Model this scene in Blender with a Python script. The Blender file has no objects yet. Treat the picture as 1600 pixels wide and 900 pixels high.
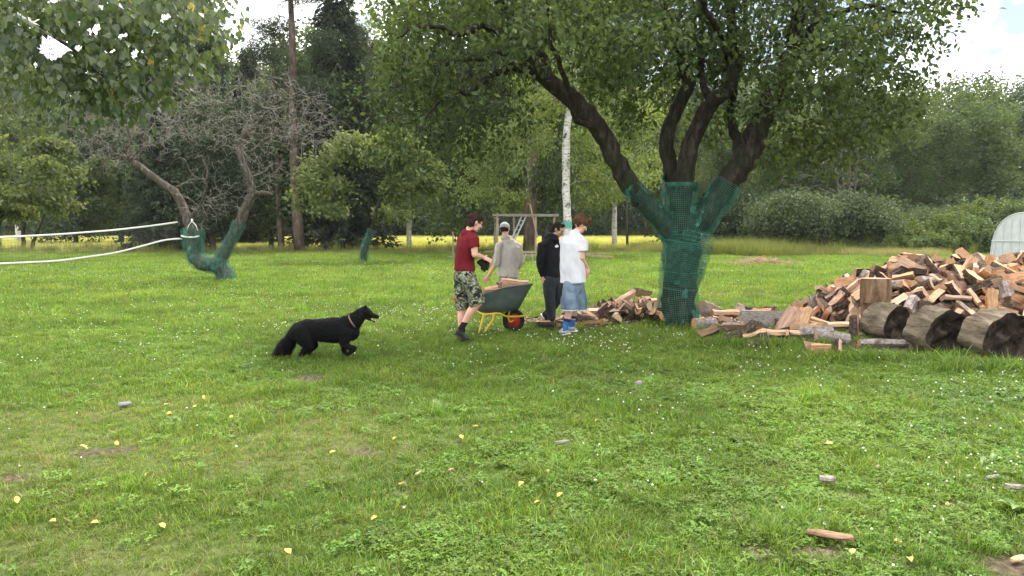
import bpy, math, random
import numpy as np
from mathutils import Vector, Matrix, noise as mnoise

random.seed(7)
rng = np.random.default_rng(7)
SC = bpy.context.scene
COL = SC.collection
PI = math.pi
R = math.radians

# ------------------------------------------------------------------ camera
W, H, F = 1600.0, 900.0, 1155.0
CAMZ = 1.55
PITCH = math.atan(95.0 / F)
cd = bpy.data.cameras.new('camera')
cam = bpy.data.objects.new('camera', cd)
COL.objects.link(cam)
cam.location = (0, 0, CAMZ)
cam.rotation_euler = (PI / 2 - PITCH, 0, 0)
cd.sensor_width = 36.0
cd.lens = 36.0 * F / W
cd.clip_start = 0.05
cd.clip_end = 3000
SC.camera = cam

# ------------------------------------------------------------------ sky and sun
SUN_EL, SUN_AZ = R(60), R(24)         # azimuth measured from +Y towards +X
w = bpy.data.worlds.new('World')
SC.world = w
w.use_nodes = True
nt = w.node_tree
nt.nodes.clear()
def N(nt, t, **k):
    n = nt.nodes.new(t)
    for a, b in k.items():
        setattr(n, a, b)
    return n
out = N(nt, 'ShaderNodeOutputWorld')
sky = N(nt, 'ShaderNodeTexSky', sky_type='NISHITA', sun_disc=False, sun_elevation=SUN_EL, sun_rotation=SUN_AZ)
b1 = N(nt, 'ShaderNodeBackground'); b1.inputs['Strength'].default_value = 0.06
nt.links.new(sky.outputs[0], b1.inputs[0])
b2 = N(nt, 'ShaderNodeBackground'); b2.inputs['Color'].default_value = (1.0, 0.985, 0.97, 1)
b2.inputs['Strength'].default_value = 2.1
tc = N(nt, 'ShaderNodeTexCoord')
mp = N(nt, 'ShaderNodeMapping'); mp.inputs['Scale'].default_value = (1, 1, 2.2); mp.inputs['Location'].default_value = (0.35, 3.1, 1.2)
ns = N(nt, 'ShaderNodeTexNoise'); ns.inputs['Scale'].default_value = 2.6; ns.inputs['Detail'].default_value = 7; ns.inputs['Roughness'].default_value = 0.55
rp = N(nt, 'ShaderNodeValToRGB')
rp.color_ramp.elements[0].position = 0.445; rp.color_ramp.elements[0].color = (0.06,) * 3 + (1,)
rp.color_ramp.elements[1].position = 0.565; rp.color_ramp.elements[1].color = (1, 1, 1, 1)
mx = N(nt, 'ShaderNodeMixShader')
nt.links.new(tc.outputs['Generated'], mp.inputs[0]); nt.links.new(mp.outputs[0], ns.inputs[0])
nt.links.new(ns.outputs[0], rp.inputs[0]); nt.links.new(rp.outputs[0], mx.inputs[0])
nt.links.new(b1.outputs[0], mx.inputs[1]); nt.links.new(b2.outputs[0], mx.inputs[2])
nt.links.new(mx.outputs[0], out.inputs[0])

sl = bpy.data.lights.new('sun', 'SUN')
sl.energy = 3.0
sl.angle = R(8)
sl.color = (1.0, 0.95, 0.86)
so = bpy.data.objects.new('sun', sl)
COL.objects.link(so)
sd = Vector((math.sin(SUN_AZ) * math.cos(SUN_EL), math.cos(SUN_AZ) * math.cos(SUN_EL), math.sin(SUN_EL)))
so.rotation_euler = sd.to_track_quat('Z', 'Y').to_euler()
so.location = (10, 10, 30)

SC.view_settings.view_transform = 'Standard'
SC.view_settings.look = 'None'
SC.view_settings.exposure = 1.16
SC.view_settings.gamma = 1
SC.render.engine = 'CYCLES'
SC.cycles.use_denoising = True
SC.cycles.max_bounces = 6
SC.cycles.diffuse_bounces = 3
SC.cycles.glossy_bounces = 2
SC.cycles.transmission_bounces = 4
SC.cycles.transparent_max_bounces = 12

# ------------------------------------------------------------------ helpers
cp, sp_ = math.cos(PITCH), math.sin(PITCH)
def P(px, py, Y):
    """the point at depth Y seen at photograph pixel (px, py)"""
    u, v = (px - W / 2) / F, (py - H / 2) / F
    dy = cp - v * sp_
    dz = -sp_ - v * cp
    k = Y / dy
    return Vector((u * k, Y, CAMZ + dz * k))
def G(px, py):
    v = (py - H / 2) / F
    k = CAMZ / (sp_ + v * cp)
    return Vector(((px - W / 2) / F * k, k * (cp - v * sp_), 0.0))

def tag(o, label=None, cat=None, group=None, kind=None):
    if label: o['label'] = label
    if cat: o['category'] = cat
    if group: o['group'] = group
    if kind: o['kind'] = kind
    return o
def empty(name, loc=(0, 0, 0), rz=0.0):
    o = bpy.data.objects.new(name, None)
    o.empty_display_size = 0.1
    COL.objects.link(o)
    o.location = loc
    o.rotation_euler = (0, 0, rz)
    return o
def link(name, me, mats=None, parent=None, loc=None):
    o = bpy.data.objects.new(name, me)
    COL.objects.link(o)
    if mats is not None:
        for m in (mats if isinstance(mats, (list, tuple)) else [mats]):
            me.materials.append(m)
    if parent is not None:
        o.parent = parent
    if loc is not None:
        o.location = loc
    return o
def dup(root, loc, rz=None, scale=None, label=None, group=None):
    r = root.copy(); COL.objects.link(r)
    r.location = loc
    if rz is not None: r.rotation_euler = (0, 0, rz)
    if scale is not None: r.scale = scale if hasattr(scale, '__len__') else (scale,) * 3
    if label: r['label'] = label
    if group: r['group'] = group
    for ch in root.children:
        c = ch.copy(); COL.objects.link(c); c.parent = r
        for g in ch.children:
            d = g.copy(); COL.objects.link(d); d.parent = c
    return r

def make_mesh(name, V, quads=None, tris=None, attrs=None, mat_idx=None, smooth=False, uv=None):
    V = np.asarray(V, dtype=np.float32).reshape(-1, 3)
    q = np.asarray(quads if quads is not None and len(quads) else np.zeros((0, 4)), dtype=np.int32).reshape(-1, 4)
    t = np.asarray(tris if tris is not None and len(tris) else np.zeros((0, 3)), dtype=np.int32).reshape(-1, 3)
    me = bpy.data.meshes.new(name)
    me.vertices.add(len(V)); me.vertices.foreach_set('co', V.ravel())
    nl = q.size + t.size
    me.loops.add(nl)
    me.loops.foreach_set('vertex_index', np.concatenate([q.ravel(), t.ravel()]))
    npoly = len(q) + len(t)
    me.polygons.add(npoly)
    st = np.concatenate([np.arange(len(q)) * 4, q.size + np.arange(len(t)) * 3]).astype(np.int32)
    me.polygons.foreach_set('loop_start', st)
    if mat_idx is not None:
        me.polygons.foreach_set('material_index', np.asarray(mat_idx, dtype=np.int32))
    me.polygons.foreach_set('use_smooth', np.full(npoly, smooth, dtype=bool))
    if attrs:
        for k, a in attrs.items():
            at = me.attributes.new(k, 'FLOAT', 'POINT')
            at.data.foreach_set('value', np.asarray(a, dtype=np.float32))
    if uv is not None:
        ul = me.uv_layers.new(name='uv')
        idx = np.concatenate([q.ravel(), t.ravel()])
        ul.data.foreach_set('uv', np.asarray(uv, dtype=np.float32)[idx].ravel())
    me.update(calc_edges=True)
    return me

class MB:
    """collects tubes, boxes and patches as arrays"""
    def __init__(s): s.V, s.Q, s.T, s.n, s.uv, s.a = [], [], [], 0, [], []
    def add(s, V, Q=None, T=None, uv=None, a=0.0):
        V = np.asarray(V, float).reshape(-1, 3)
        s.V.append(V)
        s.uv.append(np.zeros((len(V), 2)) if uv is None else np.asarray(uv, float))
        s.a.append(np.full(len(V), a) if np.isscalar(a) else np.asarray(a, float))
        if Q is not None and len(Q): s.Q.append(np.asarray(Q, int).reshape(-1, 4) + s.n)
        if T is not None and len(T): s.T.append(np.asarray(T, int).reshape(-1, 3) + s.n)
        s.n += len(V)
    def tube(s, pts, rad, n=8, caps=True, ref=None, wob=0.0, b=None, a=0.0):
        """swept ring along pts; rad = radius along ref, b = radius across it"""
        p = np.array([tuple(q) for q in pts], float); m = len(p)
        r = np.full(m, rad, float) if np.isscalar(rad) else np.array(rad, float)
        rb = r if b is None else (np.full(m, b, float) if np.isscalar(b) else np.array(b, float))
        tan = np.gradient(p, axis=0)
        tan /= np.maximum(np.linalg.norm(tan, axis=1, keepdims=True), 1e-9)
        if ref is None:
            ref = np.array((0., 0, 1)) if abs(tan[0][2]) < 0.9 else np.array((1., 0, 0))
        ref = np.array(tuple(ref), float)
        ang = np.arange(n) * 2 * PI / n
        V = np.zeros((m, n, 3)); uv = np.zeros((m, n, 2)); L = 0; prev = ref
        for i in range(m):
            u = prev - tan[i] * np.dot(prev, tan[i]); lu = np.linalg.norm(u)
            if lu < 1e-6: u = np.cross(tan[i], (0.3, 0.5, 0.8)); lu = np.linalg.norm(u)
            u = u / lu; v = np.cross(tan[i], u); prev = u
            k = 1.0 + (wob * rng.normal(size=n) if wob else 0.0)
            V[i] = p[i] + (np.cos(ang) * r[i] * k)[:, None] * u + (np.sin(ang) * rb[i] * k)[:, None] * v
            if i: L += np.linalg.norm(p[i] - p[i - 1])
            uv[i, :, 0] = ang / (2 * PI) * 2 * PI * r.max(); uv[i, :, 1] = L
        i, j = np.meshgrid(np.arange(m - 1), np.arange(n), indexing='ij')
        j2 = (j + 1) % n
        Q = np.stack([i * n + j, i * n + j2, (i + 1) * n + j2, (i + 1) * n + j], -1).reshape(-1, 4)
        V = V.reshape(-1, 3); uv = uv.reshape(-1, 2); T = None
        if caps:
            V = np.vstack([V, p[0], p[-1]]); uv = np.vstack([uv, uv[0], uv[-1]])
            a0, a1 = m * n, m * n + 1; jj = np.arange(n); jn = (jj + 1) % n
            T = np.vstack([np.stack([np.full(n, a0), jn, jj], 1), np.stack([np.full(n, a1), (m - 1) * n + jj, (m - 1) * n + jn], 1)])
        s.add(V, Q, T, uv, a)
    def blob(s, pts, rad, ref=(0, 0, 1), b=None, n=16, f0=0, f1=0):
        """closed tube with rounded ends"""
        p = [Vector(q) for q in pts]; m = len(p)
        r = [rad] * m if np.isscalar(rad) else list(rad)
        bb = r if b is None else ([b] * m if np.isscalar(b) else list(b))
        d0 = (p[0] - p[1]).normalized() if m > 1 else Vector((0, 0, -1)); d1 = (p[-1] - p[-2]).normalized() if m > 1 else Vector((0, 0, 1))
        e0, e1 = min(r[0], bb[0]), min(r[-1], bb[-1])
        A = [] if f0 else [p[0] + d0 * e0 * k for k in (0.98, 0.85, 0.5)]; B = [] if f1 else [p[-1] + d1 * e1 * k for k in (0.5, 0.85, 0.98)]
        k0 = () if f0 else (0.2, 0.53, 0.87); k1 = () if f1 else (0.87, 0.53, 0.2)
        s.tube(A + p + B, [r[0] * k for k in k0] + r + [r[-1] * k for k in k1], n=n, ref=ref,
               b=[bb[0] * k for k in k0] + bb + [bb[-1] * k for k in k1])
    def ball(s, c, rx, ry=None, rz=None, X=(1, 0, 0), Z=(0, 0, 1), n=14):
        ry = rx if ry is None else ry; rz = rx if rz is None else rz
        Z = Vector(Z).normalized(); X = Vector(X); X = (X - Z * X.dot(Z)).normalized(); Yv = Z.cross(X)
        th = np.linspace(0.12, PI - 0.12, 9)
        V = []
        for t in th:
            for k in range(n):
                a = 2 * PI * k / n
                V.append(Vector(c) + X * (rx * math.sin(t) * math.cos(a)) + Yv * (ry * math.sin(t) * math.sin(a)) + Z * (rz * math.cos(t)))
        V = np.array([tuple(v) for v in V]); m = 9
        i, j = np.meshgrid(np.arange(m - 1), np.arange(n), indexing='ij'); j2 = (j + 1) % n
        Q = np.stack([i * n + j, (i + 1) * n + j, (i + 1) * n + j2, i * n + j2], -1).reshape(-1, 4)
        top, bot = np.array(tuple(Vector(c) + Z * rz)), np.array(tuple(Vector(c) - Z * rz))
        V = np.vstack([V, top, bot]); jj = np.arange(n); jn = (jj + 1) % n
        T = np.vstack([np.stack([np.full(n, m * n), jj, jn], 1), np.stack([np.full(n, m * n + 1), (m - 1) * n + jn, (m - 1) * n + jj], 1)])
        s.add(V, Q, T)
    def box(s, c, sx, sy, sz, M=None, jit=0.0):
        V = np.array([(x, y, z) for x in (-.5, .5) for y in (-.5, .5) for z in (-.5, .5)]) * (sx, sy, sz)
        if jit: V = V + rng.normal(size=V.shape) * jit
        if M is not None: V = V @ np.array(M.to_3x3()).T
        V = V + np.array(tuple(c))
        Q = [(0, 1, 3, 2), (4, 6, 7, 5), (0, 4, 5, 1), (2, 3, 7, 6), (0, 2, 6, 4), (1, 5, 7, 3)]
        s.add(V, Q)
    def beam(s, a, b, wd, th, up=(0, 0, 1), jit=0.0):
        a, b = Vector(a), Vector(b); d = b - a; x = d.normalized(); y = Vector(up).cross(x)
        if y.length < 1e-4: y = Vector((0, 1, 0)).cross(x)
        y.normalize(); z = x.cross(y)
        M = Matrix((x, y, z)).transposed()
        s.box((a + b) / 2, d.length, wd, th, M, jit)
    def mesh(s, name, smooth=False, uv=False, attr=None, off=None):
        V = np.vstack(s.V)
        if off is not None: V = V - np.array(tuple(off))
        Q = np.vstack(s.Q) if s.Q else None; T = np.vstack(s.T) if s.T else None
        return make_mesh(name, V, Q, T, {attr: np.concatenate(s.a)} if attr else None, None, smooth, np.vstack(s.uv) if uv else None)

def remesh(mb, name, voxel, smooth=4, off=None, disp=None):
    """fuse overlapping closed shapes into one continuous skin"""
    me = mb.mesh(name + '_raw', smooth=True, off=off)
    o = bpy.data.objects.new('tmp', me); COL.objects.link(o)
    m = o.modifiers.new('r', 'REMESH'); m.mode = 'VOXEL'; m.voxel_size = voxel; m.use_smooth_shade = True
    s = o.modifiers.new('s', 'SMOOTH'); s.iterations = smooth; s.factor = 0.5
    dg = bpy.context.evaluated_depsgraph_get()
    me2 = bpy.data.meshes.new_from_object(o.evaluated_get(dg))
    bpy.data.objects.remove(o); bpy.data.meshes.remove(me)
    me2.name = name
    me2.polygons.foreach_set('use_smooth', np.ones(len(me2.polygons), dtype=bool))
    if disp:
        n = len(me2.vertices); co = np.zeros(n * 3, np.float32); no = np.zeros(n * 3, np.float32)
        me2.vertices.foreach_get('co', co); me2.vertices.foreach_get('normal', no)
        co = co.reshape(-1, 3); no = no.reshape(-1, 3)
        amp, sc = disp
        d = np.array([mnoise.noise(Vector((c[0] * sc[0], c[1] * sc[1], c[2] * sc[2]))) for c in co])
        d2 = np.array([mnoise.noise(Vector((c[0] * sc[0] * 2.3 + 5, c[1] * sc[1] * 2.3, c[2] * sc[2] * 2.3 + c[0] * 6))) for c in co])
        co = co + no * ((d + 0.5 * d2) * amp)[:, None]
        me2.vertices.foreach_set('co', co.ravel()); me2.update()
    return me2

# ------------------------------------------------------------------ materials
def mat(name, rough=0.8, spec=0.3):
    m = bpy.data.materials.new(name); m.use_nodes = True
    nt = m.node_tree; b = nt.nodes['Principled BSDF']
    b.inputs['Roughness'].default_value = rough
    b.inputs['Specular IOR Level'].default_value = spec
    return m, nt, b
def ramp(nt, fac, stops, interp='LINEAR'):
    r = N(nt, 'ShaderNodeValToRGB'); cr = r.color_ramp; cr.interpolation = interp
    while len(cr.elements) < len(stops): cr.elements.new(0.5)
    for e, (p, c) in zip(cr.elements, stops):
        e.position = p; e.color = tuple(c) + (1,)
    nt.links.new(fac, r.inputs[0]); return r.outputs[0]
def noise(nt, scale, detail=4, coord='Object', sc=None, rough=0.55, dist=0.0):
    t = N(nt, 'ShaderNodeTexCoord') if coord != 'World' else N(nt, 'ShaderNodeNewGeometry')
    o = t.outputs[coord] if coord != 'World' else t.outputs['Position']
    if sc is not None:
        m = N(nt, 'ShaderNodeMapping'); m.inputs['Scale'].default_value = sc
        nt.links.new(o, m.inputs[0]); o = m.outputs[0]
    n = N(nt, 'ShaderNodeTexNoise'); n.inputs['Scale'].default_value = scale; n.inputs['Detail'].default_value = detail
    n.inputs['Roughness'].default_value = rough; n.inputs['Distortion'].default_value = dist
    nt.links.new(o, n.inputs[0]); return n.outputs[0]
def mixc(nt, fac, a, b, mode='MIX'):
    m = N(nt, 'ShaderNodeMix', data_type='RGBA', blend_type=mode)
    for s, v in ((m.inputs[0], fac), (m.inputs[6], a), (m.inputs[7], b)):
        if hasattr(v, 'links'): nt.links.new(v, s)
        elif hasattr(v, '__len__'): s.default_value = tuple(v) + (1,)
        else: s.default_value = v
    return m.outputs[2]
def math_(nt, op, a, b=0.0, c=None):
    m = N(nt, 'ShaderNodeMath', operation=op)
    for s, v in zip(m.inputs, (a, b) if c is None else (a, b, c)):
        if hasattr(v, 'links'): nt.links.new(v, s)
        else: s.default_value = v
    return m.outputs[0]
def bump(nt, b, h, strength=0.5, dist=0.01):
    n = N(nt, 'ShaderNodeBump'); n.inputs['Strength'].default_value = strength; n.inputs['Distance'].default_value = dist
    nt.links.new(h, n.inputs['Height']); nt.links.new(n.outputs[0], b.inputs['Normal'])
def simple(name, col, rough=0.8, var=0.15, scale=12, coord='Object', bmp=0.0, sc=None, spec=0.3, metal=0.0):
    m, nt, b = mat(name, rough, spec)
    f = noise(nt, scale, 5, coord, sc)
    lo = [max(0, c * (1 - var)) for c in col]; hi = [min(1, c * (1 + var)) for c in col]
    nt.links.new(ramp(nt, f, [(0.3, lo), (0.7, hi)]), b.inputs['Base Color'])
    b.inputs['Metallic'].default_value = metal
    if bmp: bump(nt, b, f, bmp, 0.02)
    return m
def leafmat(name, ca, cb, cc=None, trans=0.4, rough=0.55, big=0.25, spec=0.25, objvar=0.15, pos=None):
    """ca..cb over the per-leaf value, trans = share of light let through"""
    m, nt, b = mat(name, rough, spec)
    at = N(nt, 'ShaderNodeAttribute', attribute_name='v')
    stops = [(0.0, ca), (0.85 if cc else 1.0, cb)] + ([(0.985, cb), (1.0, cc)] if cc else [])
    c = ramp(nt, at.outputs['Fac'], stops)
    f = noise(nt, big, 2, 'World')
    k = ramp(nt, f, [(0.3, (0.72, 0.78, 0.8)), (0.7, (1.2, 1.15, 1.0))])
    c = mixc(nt, 1.0, c, k, 'MULTIPLY')
    oi = N(nt, 'ShaderNodeObjectInfo')
    h = N(nt, 'ShaderNodeHueSaturation')
    nt.links.new(math_(nt, 'MULTIPLY_ADD', oi.outputs['Random'], objvar * 0.12, 0.5 - objvar * 0.06), h.inputs['Hue'])
    nt.links.new(math_(nt, 'MULTIPLY_ADD', oi.outputs['Random'], objvar * 2, 1 - objvar), h.inputs['Value'])
    nt.links.new(c, h.inputs['Color']); c = h.outputs[0]
    nt.links.new(c, b.inputs['Base Color'])
    tr = N(nt, 'ShaderNodeBsdfTranslucent')
    c2 = mixc(nt, 1.0, c, (1.32, 1.30, 0.58), 'MULTIPLY')
    nt.links.new(c2, tr.inputs[0])
    ms = N(nt, 'ShaderNodeMixShader'); ms.inputs[0].default_value = trans
    nt.links.new(b.outputs[0], ms.inputs[1]); nt.links.new(tr.outputs[0], ms.inputs[2])
    nt.links.new(ms.outputs[0], nt.nodes['Material Output'].inputs[0])
    return m
def barkmat(name, ca, cb, cc, scale=14, stretch=0.25, bmp=0.8, moss=.018, sc=None):
    m, nt, b = mat(name, 0.9, 0.15)
    f = noise(nt, scale, 6, 'Object', sc or (1, 1, stretch), 0.65, 0.6)
    f2 = noise(nt, 2.5, 3, 'Object')
    c = ramp(nt, f, [(0.32, ca), (0.52, cb), (0.72, cc)])
    c = mixc(nt, ramp(nt, f2, [(0.45, (0, 0, 0)), (0.65, (0.5, 0.5, 0.5))]), c, tuple(x * 0.6 + y for x, y in zip(cb, (0.0, moss, 0.0))))
    nt.links.new(c, b.inputs['Base Color']); bump(nt, b, f, bmp, 0.03)
    return m
M = {}
M['bark'] = barkmat('apple_bark', (0.009, 0.007, 0.006), (0.032, 0.025, 0.020), (0.09, 0.075, 0.062))
M['bark_far'] = barkmat('forest_bark', (0.03, 0.025, 0.02), (0.08, 0.065, 0.05), (0.15, 0.12, 0.10), 6)
M['bark_pine'] = barkmat('pine_bark', (0.05, 0.036, 0.03), (0.125, 0.088, 0.07), (0.22, 0.165, 0.135), 6)
M['bark_dead'] = barkmat('dead_bark', (0.03, 0.025, 0.02), (0.09, 0.072, 0.06), (0.22, 0.19, 0.16), 16)
M['twig_dead'] = barkmat('dead_twigs', (0.13, 0.115, 0.10), (0.24, 0.215, 0.19), (0.36, 0.33, 0.30), 6)
def birchbark():
    m, nt, b = mat('birch_bark', 0.7, 0.3)
    f = noise(nt, 5, 5, 'Object', (0.9, 0.9, 3.2), 0.7, 0.5); f2 = noise(nt, 1.6, 4, 'Object', (1, 1, 0.8))
    c = ramp(nt, f, [(0.36, (0.03, 0.027, 0.025)), (0.43, (0.5, 0.48, 0.45)), (0.6, (0.72, 0.70, 0.67))])
    c = mixc(nt, ramp(nt, f2, [(0.58, (0, 0, 0)), (0.63, (1, 1, 1))]), c, (0.06, 0.055, 0.05))
    nt.links.new(c, b.inputs['Base Color']); bump(nt, b, f, 0.5, 0.02); return m
M['birch'] = birchbark()
M['lf_apple'] = leafmat('apple_leaves', (0.032, 0.052, 0.022), (0.108, 0.150, 0.060), (0.26, 0.27, 0.09), 0.42)
M['lf_birchnear'] = leafmat('near_birch_leaves', (0.045, 0.070, 0.038), (0.11, 0.145, 0.070), (0.50, 0.33, 0.06), 0.38, 0.38, spec=0.6)
M['lf_light'] = leafmat('light_leaves', (0.065, 0.098, 0.032), (0.15, 0.198, 0.070), (0.26, 0.28, 0.08), 0.45)
M['lf_pale'] = leafmat('pale_birch_leaves', (0.11, 0.15, 0.05), (0.24, 0.29, 0.10), (0.3, 0.3, 0.1), 0.48)
M['lf_orchard'] = leafmat('orchard_leaves', (0.078, 0.112, 0.042), (0.205, 0.25, 0.105), None, 0.4)
M['lf_mid'] = leafmat('mid_leaves', (0.05, 0.08, 0.036), (0.13, 0.178, 0.072), None, 0.38)
M['lf_dark'] = leafmat('dark_leaves', (0.034, 0.058, 0.034), (0.09, 0.128, 0.066), None, 0.35)
M['lf_needle'] = leafmat('needles', (0.032, 0.052, 0.032), (0.092, 0.122, 0.068), None, 0.15)
M['lf_grey'] = leafmat('grey_leaves', (0.045, 0.068, 0.038), (0.11, 0.145, 0.08), None, 0.35)
M['gr_a'] = leafmat('grass_green', (0.065, 0.125, 0.018), (0.222, 0.335, 0.060), (0.42, 0.38, 0.18), 0.45, 0.5, 0.5, objvar=.3)
M['gr_b'] = leafmat('grass_yellow', (0.10, 0.15, 0.028), (0.30, 0.38, 0.085), (0.50, 0.44, 0.24), 0.45, 0.5, 0.5, objvar=.3)
M['gr_dry'] = leafmat('grass_dry', (0.19, 0.19, 0.075), (0.36, 0.31, 0.15), (0.5, 0.42, 0.26), 0.4, 0.6, 0.5)
M['clover'] = leafmat('clover_leaf', (0.100, 0.180, 0.028), (0.24, 0.355, 0.075), None, 0.42, 0.42, 0.6, objvar=.3)
M['weed'] = leafmat('weed_leaf', (0.10, 0.19, 0.05), (0.2, 0.3, 0.1), None, 0.3, 0.4)
M['meadow'] = leafmat('meadow_grass', (0.10, 0.14, 0.035), (0.24, 0.25, 0.09), (0.42, 0.36, 0.2), 0.4, 0.6)
M['meadow_pale'] = leafmat('meadow_pale', (0.19, 0.2, 0.09), (0.36, 0.33, 0.17), (0.45, 0.38, 0.25), 0.4, 0.6)
M['crop'] = leafmat('crop_yellow', (0.46, 0.47, 0.18), (0.62, 0.60, 0.26), None, 0.45, 0.6)
M['nettle'] = leafmat('nettle_leaf', (0.06, 0.10, 0.03), (0.15, 0.20, 0.07), (0.22, 0.22, 0.12), 0.35)
M['flower'] = simple('flower_white', (0.72, 0.70, 0.62), 0.8, 0.1, 300)
M['yleaf'] = simple('yellow_leaf', (0.60, 0.42, 0.10), 0.6, 0.25, 60)
M['skin'] = simple('skin', (0.56, 0.30, 0.21), 0.5, 0.08, 20, spec=0.35)
M['skin_tan'] = simple('skin_tan', (0.42, 0.23, 0.155), 0.5, 0.08, 20, spec=0.35)

# ------------------------------------------------------------------ leaves and branches
def leaf_arrays(C, D, size, aspect=0.55, up=0.3, fold=0.25, jitter=0.35):
    """C centres, D growth directions, one folded rhombus each"""
    n = len(C)
    D = D + rng.normal(size=(n, 3)) * jitter
    D /= np.maximum(np.linalg.norm(D, axis=1, keepdims=True), 1e-6)
    U = rng.normal(size=(n, 3)) + np.array((0, 0, up * 3))
    S = np.cross(D, U); S /= np.maximum(np.linalg.norm(S, axis=1, keepdims=True), 1e-6)
    Nn = np.cross(S, D)
    L = (size * rng.uniform(0.65, 1.3, n))[:, None]
    a = C; t = C + D * L
    m = C + D * L * 0.45
    l = m + S * L * aspect * 0.5 + Nn * L * fold * 0.4
    r = m - S * L * aspect * 0.5 + Nn * L * fold * 0.4
    V = np.stack([a, l, t, r], 1).reshape(-1, 3)
    b = (np.arange(n) * 4)[:, None]
    T = np.hstack([b, b + 2, b + 1, b, b + 3, b + 2]).reshape(-1, 3)
    v = np.repeat(rng.random(n), 4)
    return V, T, v

class Tree:
    def __init__(s): s.mb = MB(); s.tw = MB(); s.nodes = []; s.dirs = []; s.rad = []; s.ends = []; s.enddir = []
    def limb(s, pts, rad, n=12, sub=4, wob=0.06, jit=0.0, add=True):
        """smooth main limb through pts"""
        p = [Vector(q) for q in pts]; m = len(p); out = []; rr = []
        for i in range(m - 1):
            p0 = p[max(i - 1, 0)]; p1 = p[i]; p2 = p[i + 1]; p3 = p[min(i + 2, m - 1)]
            for k in range(sub):
                t = k / sub
                out.append(0.5 * ((2 * p1) + (p2 - p0) * t + (2 * p0 - 5 * p1 + 4 * p2 - p3) * t * t + (-p0 + 3 * p1 - 3 * p2 + p3) * t ** 3)
                           + Vector(rng.normal(size=3)) * jit)
                rr.append(rad[i] * (1 - t) + rad[i + 1] * t)
        out.append(p[-1]); rr.append(rad[-1])
        s.mb.tube(out, rr, n=n, wob=wob)
        if add:
            for i, q in enumerate(out):
                d = (out[min(i + 1, len(out) - 1)] - out[max(i - 1, 0)]).normalized()
                s.nodes.append(tuple(q)); s.dirs.append(tuple(d)); s.rad.append(rr[i])
    def connect(s, targets, droop=0.1, thick=0.010, curl=0.12, nseg=5, side=4, bigr=0.4, minr=0.0035, outb=0.35, keep=None):
        nd = np.array(s.nodes); dr = np.array(s.dirs); rd = list(s.rad)
        t = np.array([tuple(q) for q in targets])
        d0 = np.full(len(t), 1e9)
        for i in range(0, len(t), 400):
            d0[i:i + 400] = np.min(np.linalg.norm(t[i:i + 400, None] - nd[None], axis=2), axis=1)
        t = t[np.argsort(d0)]
        cap = len(nd) + len(t) * nseg
        A = np.zeros((cap, 3)); B = np.zeros((cap, 3)); A[:len(nd)] = nd; B[:len(nd)] = dr; cnt = len(nd)
        for q in t:
            df = q - A[:cnt]; L = np.linalg.norm(df, axis=1) + 1e-6
            cs = np.einsum('ij,ij->i', df, B[:cnt]) / L
            j = int(np.argmin(L * (1.0 - outb * cs)))
            a = A[j]; ln = L[j]; r0 = min(rd[j] * 0.55, thick * (0.35 + bigr * ln)); r0 = max(r0, minr)
            k = np.linspace(0, 1, nseg + 1)[:, None]
            bend = rng.normal(size=3) * curl * ln
            pts = a + (q - a) * k + np.sin(k * PI) * bend + B[j] * ln * 0.25 * np.sin(k * PI)
            pts[:, 2] += droop * ln * np.sin(k[:, 0] * PI)
            pts[1:-1] += rng.normal(size=(nseg - 1, 3)) * 0.03 * ln
            rr = r0 * (1 - k[:, 0]) + minr * k[:, 0]
            s.tw.tube(pts, rr, n=side if r0 > 0.012 else 3, caps=False)
            for i in range(1, nseg):
                A[cnt] = pts[i]; dd = pts[i + 1] - pts[i - 1]; B[cnt] = dd / max(np.linalg.norm(dd), 1e-6); cnt += 1; rd.append(rr[i])
            s.ends.append(pts[-1]); dd = pts[-1] - pts[-2]; s.enddir.append(dd / max(np.linalg.norm(dd), 1e-6))
            s.ends.append(pts[-2]); s.enddir.append(dd / max(np.linalg.norm(dd), 1e-6))
        s.nodes = [tuple(x) for x in A[:cnt]]; s.dirs = [tuple(x) for x in B[:cnt]]; s.rad = rd
    def leaves(s, per, spread, size, aspect=0.55, hang=0.0, idx=None, up=0.3, flat=0.8):
        E = np.array(s.ends); D = np.array(s.enddir)
        if idx is not None: E, D = E[idx], D[idx]
        n = len(E) * per
        C = np.repeat(E, per, 0); DD = np.repeat(D, per, 0)
        C = C + rng.normal(size=(n, 3)) * spread * np.array((1, 1, flat)); DD = DD + np.array((0, 0, -hang)) + rng.normal(size=(n, 3)) * 0.7
        return leaf_arrays(C, DD, size, aspect, up)
def lobes(lst, n):
    """random targets inside a union of ellipsoids (centre, radii), denser near the shell"""
    vol = np.array([max(r[0] * r[1] * r[2], 1e-3) ** 0.8 for c, r in lst]); pr = vol / vol.sum()
    out = []
    for i in rng.choice(len(lst), n, p=pr):
        c, r = lst[i]; d = rng.normal(size=3); d /= np.linalg.norm(d)
        k = rng.uniform(0.25, 1) ** 0.6
        out.append(np.array(tuple(c)) + d * k * np.array(r))
    return out
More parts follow.
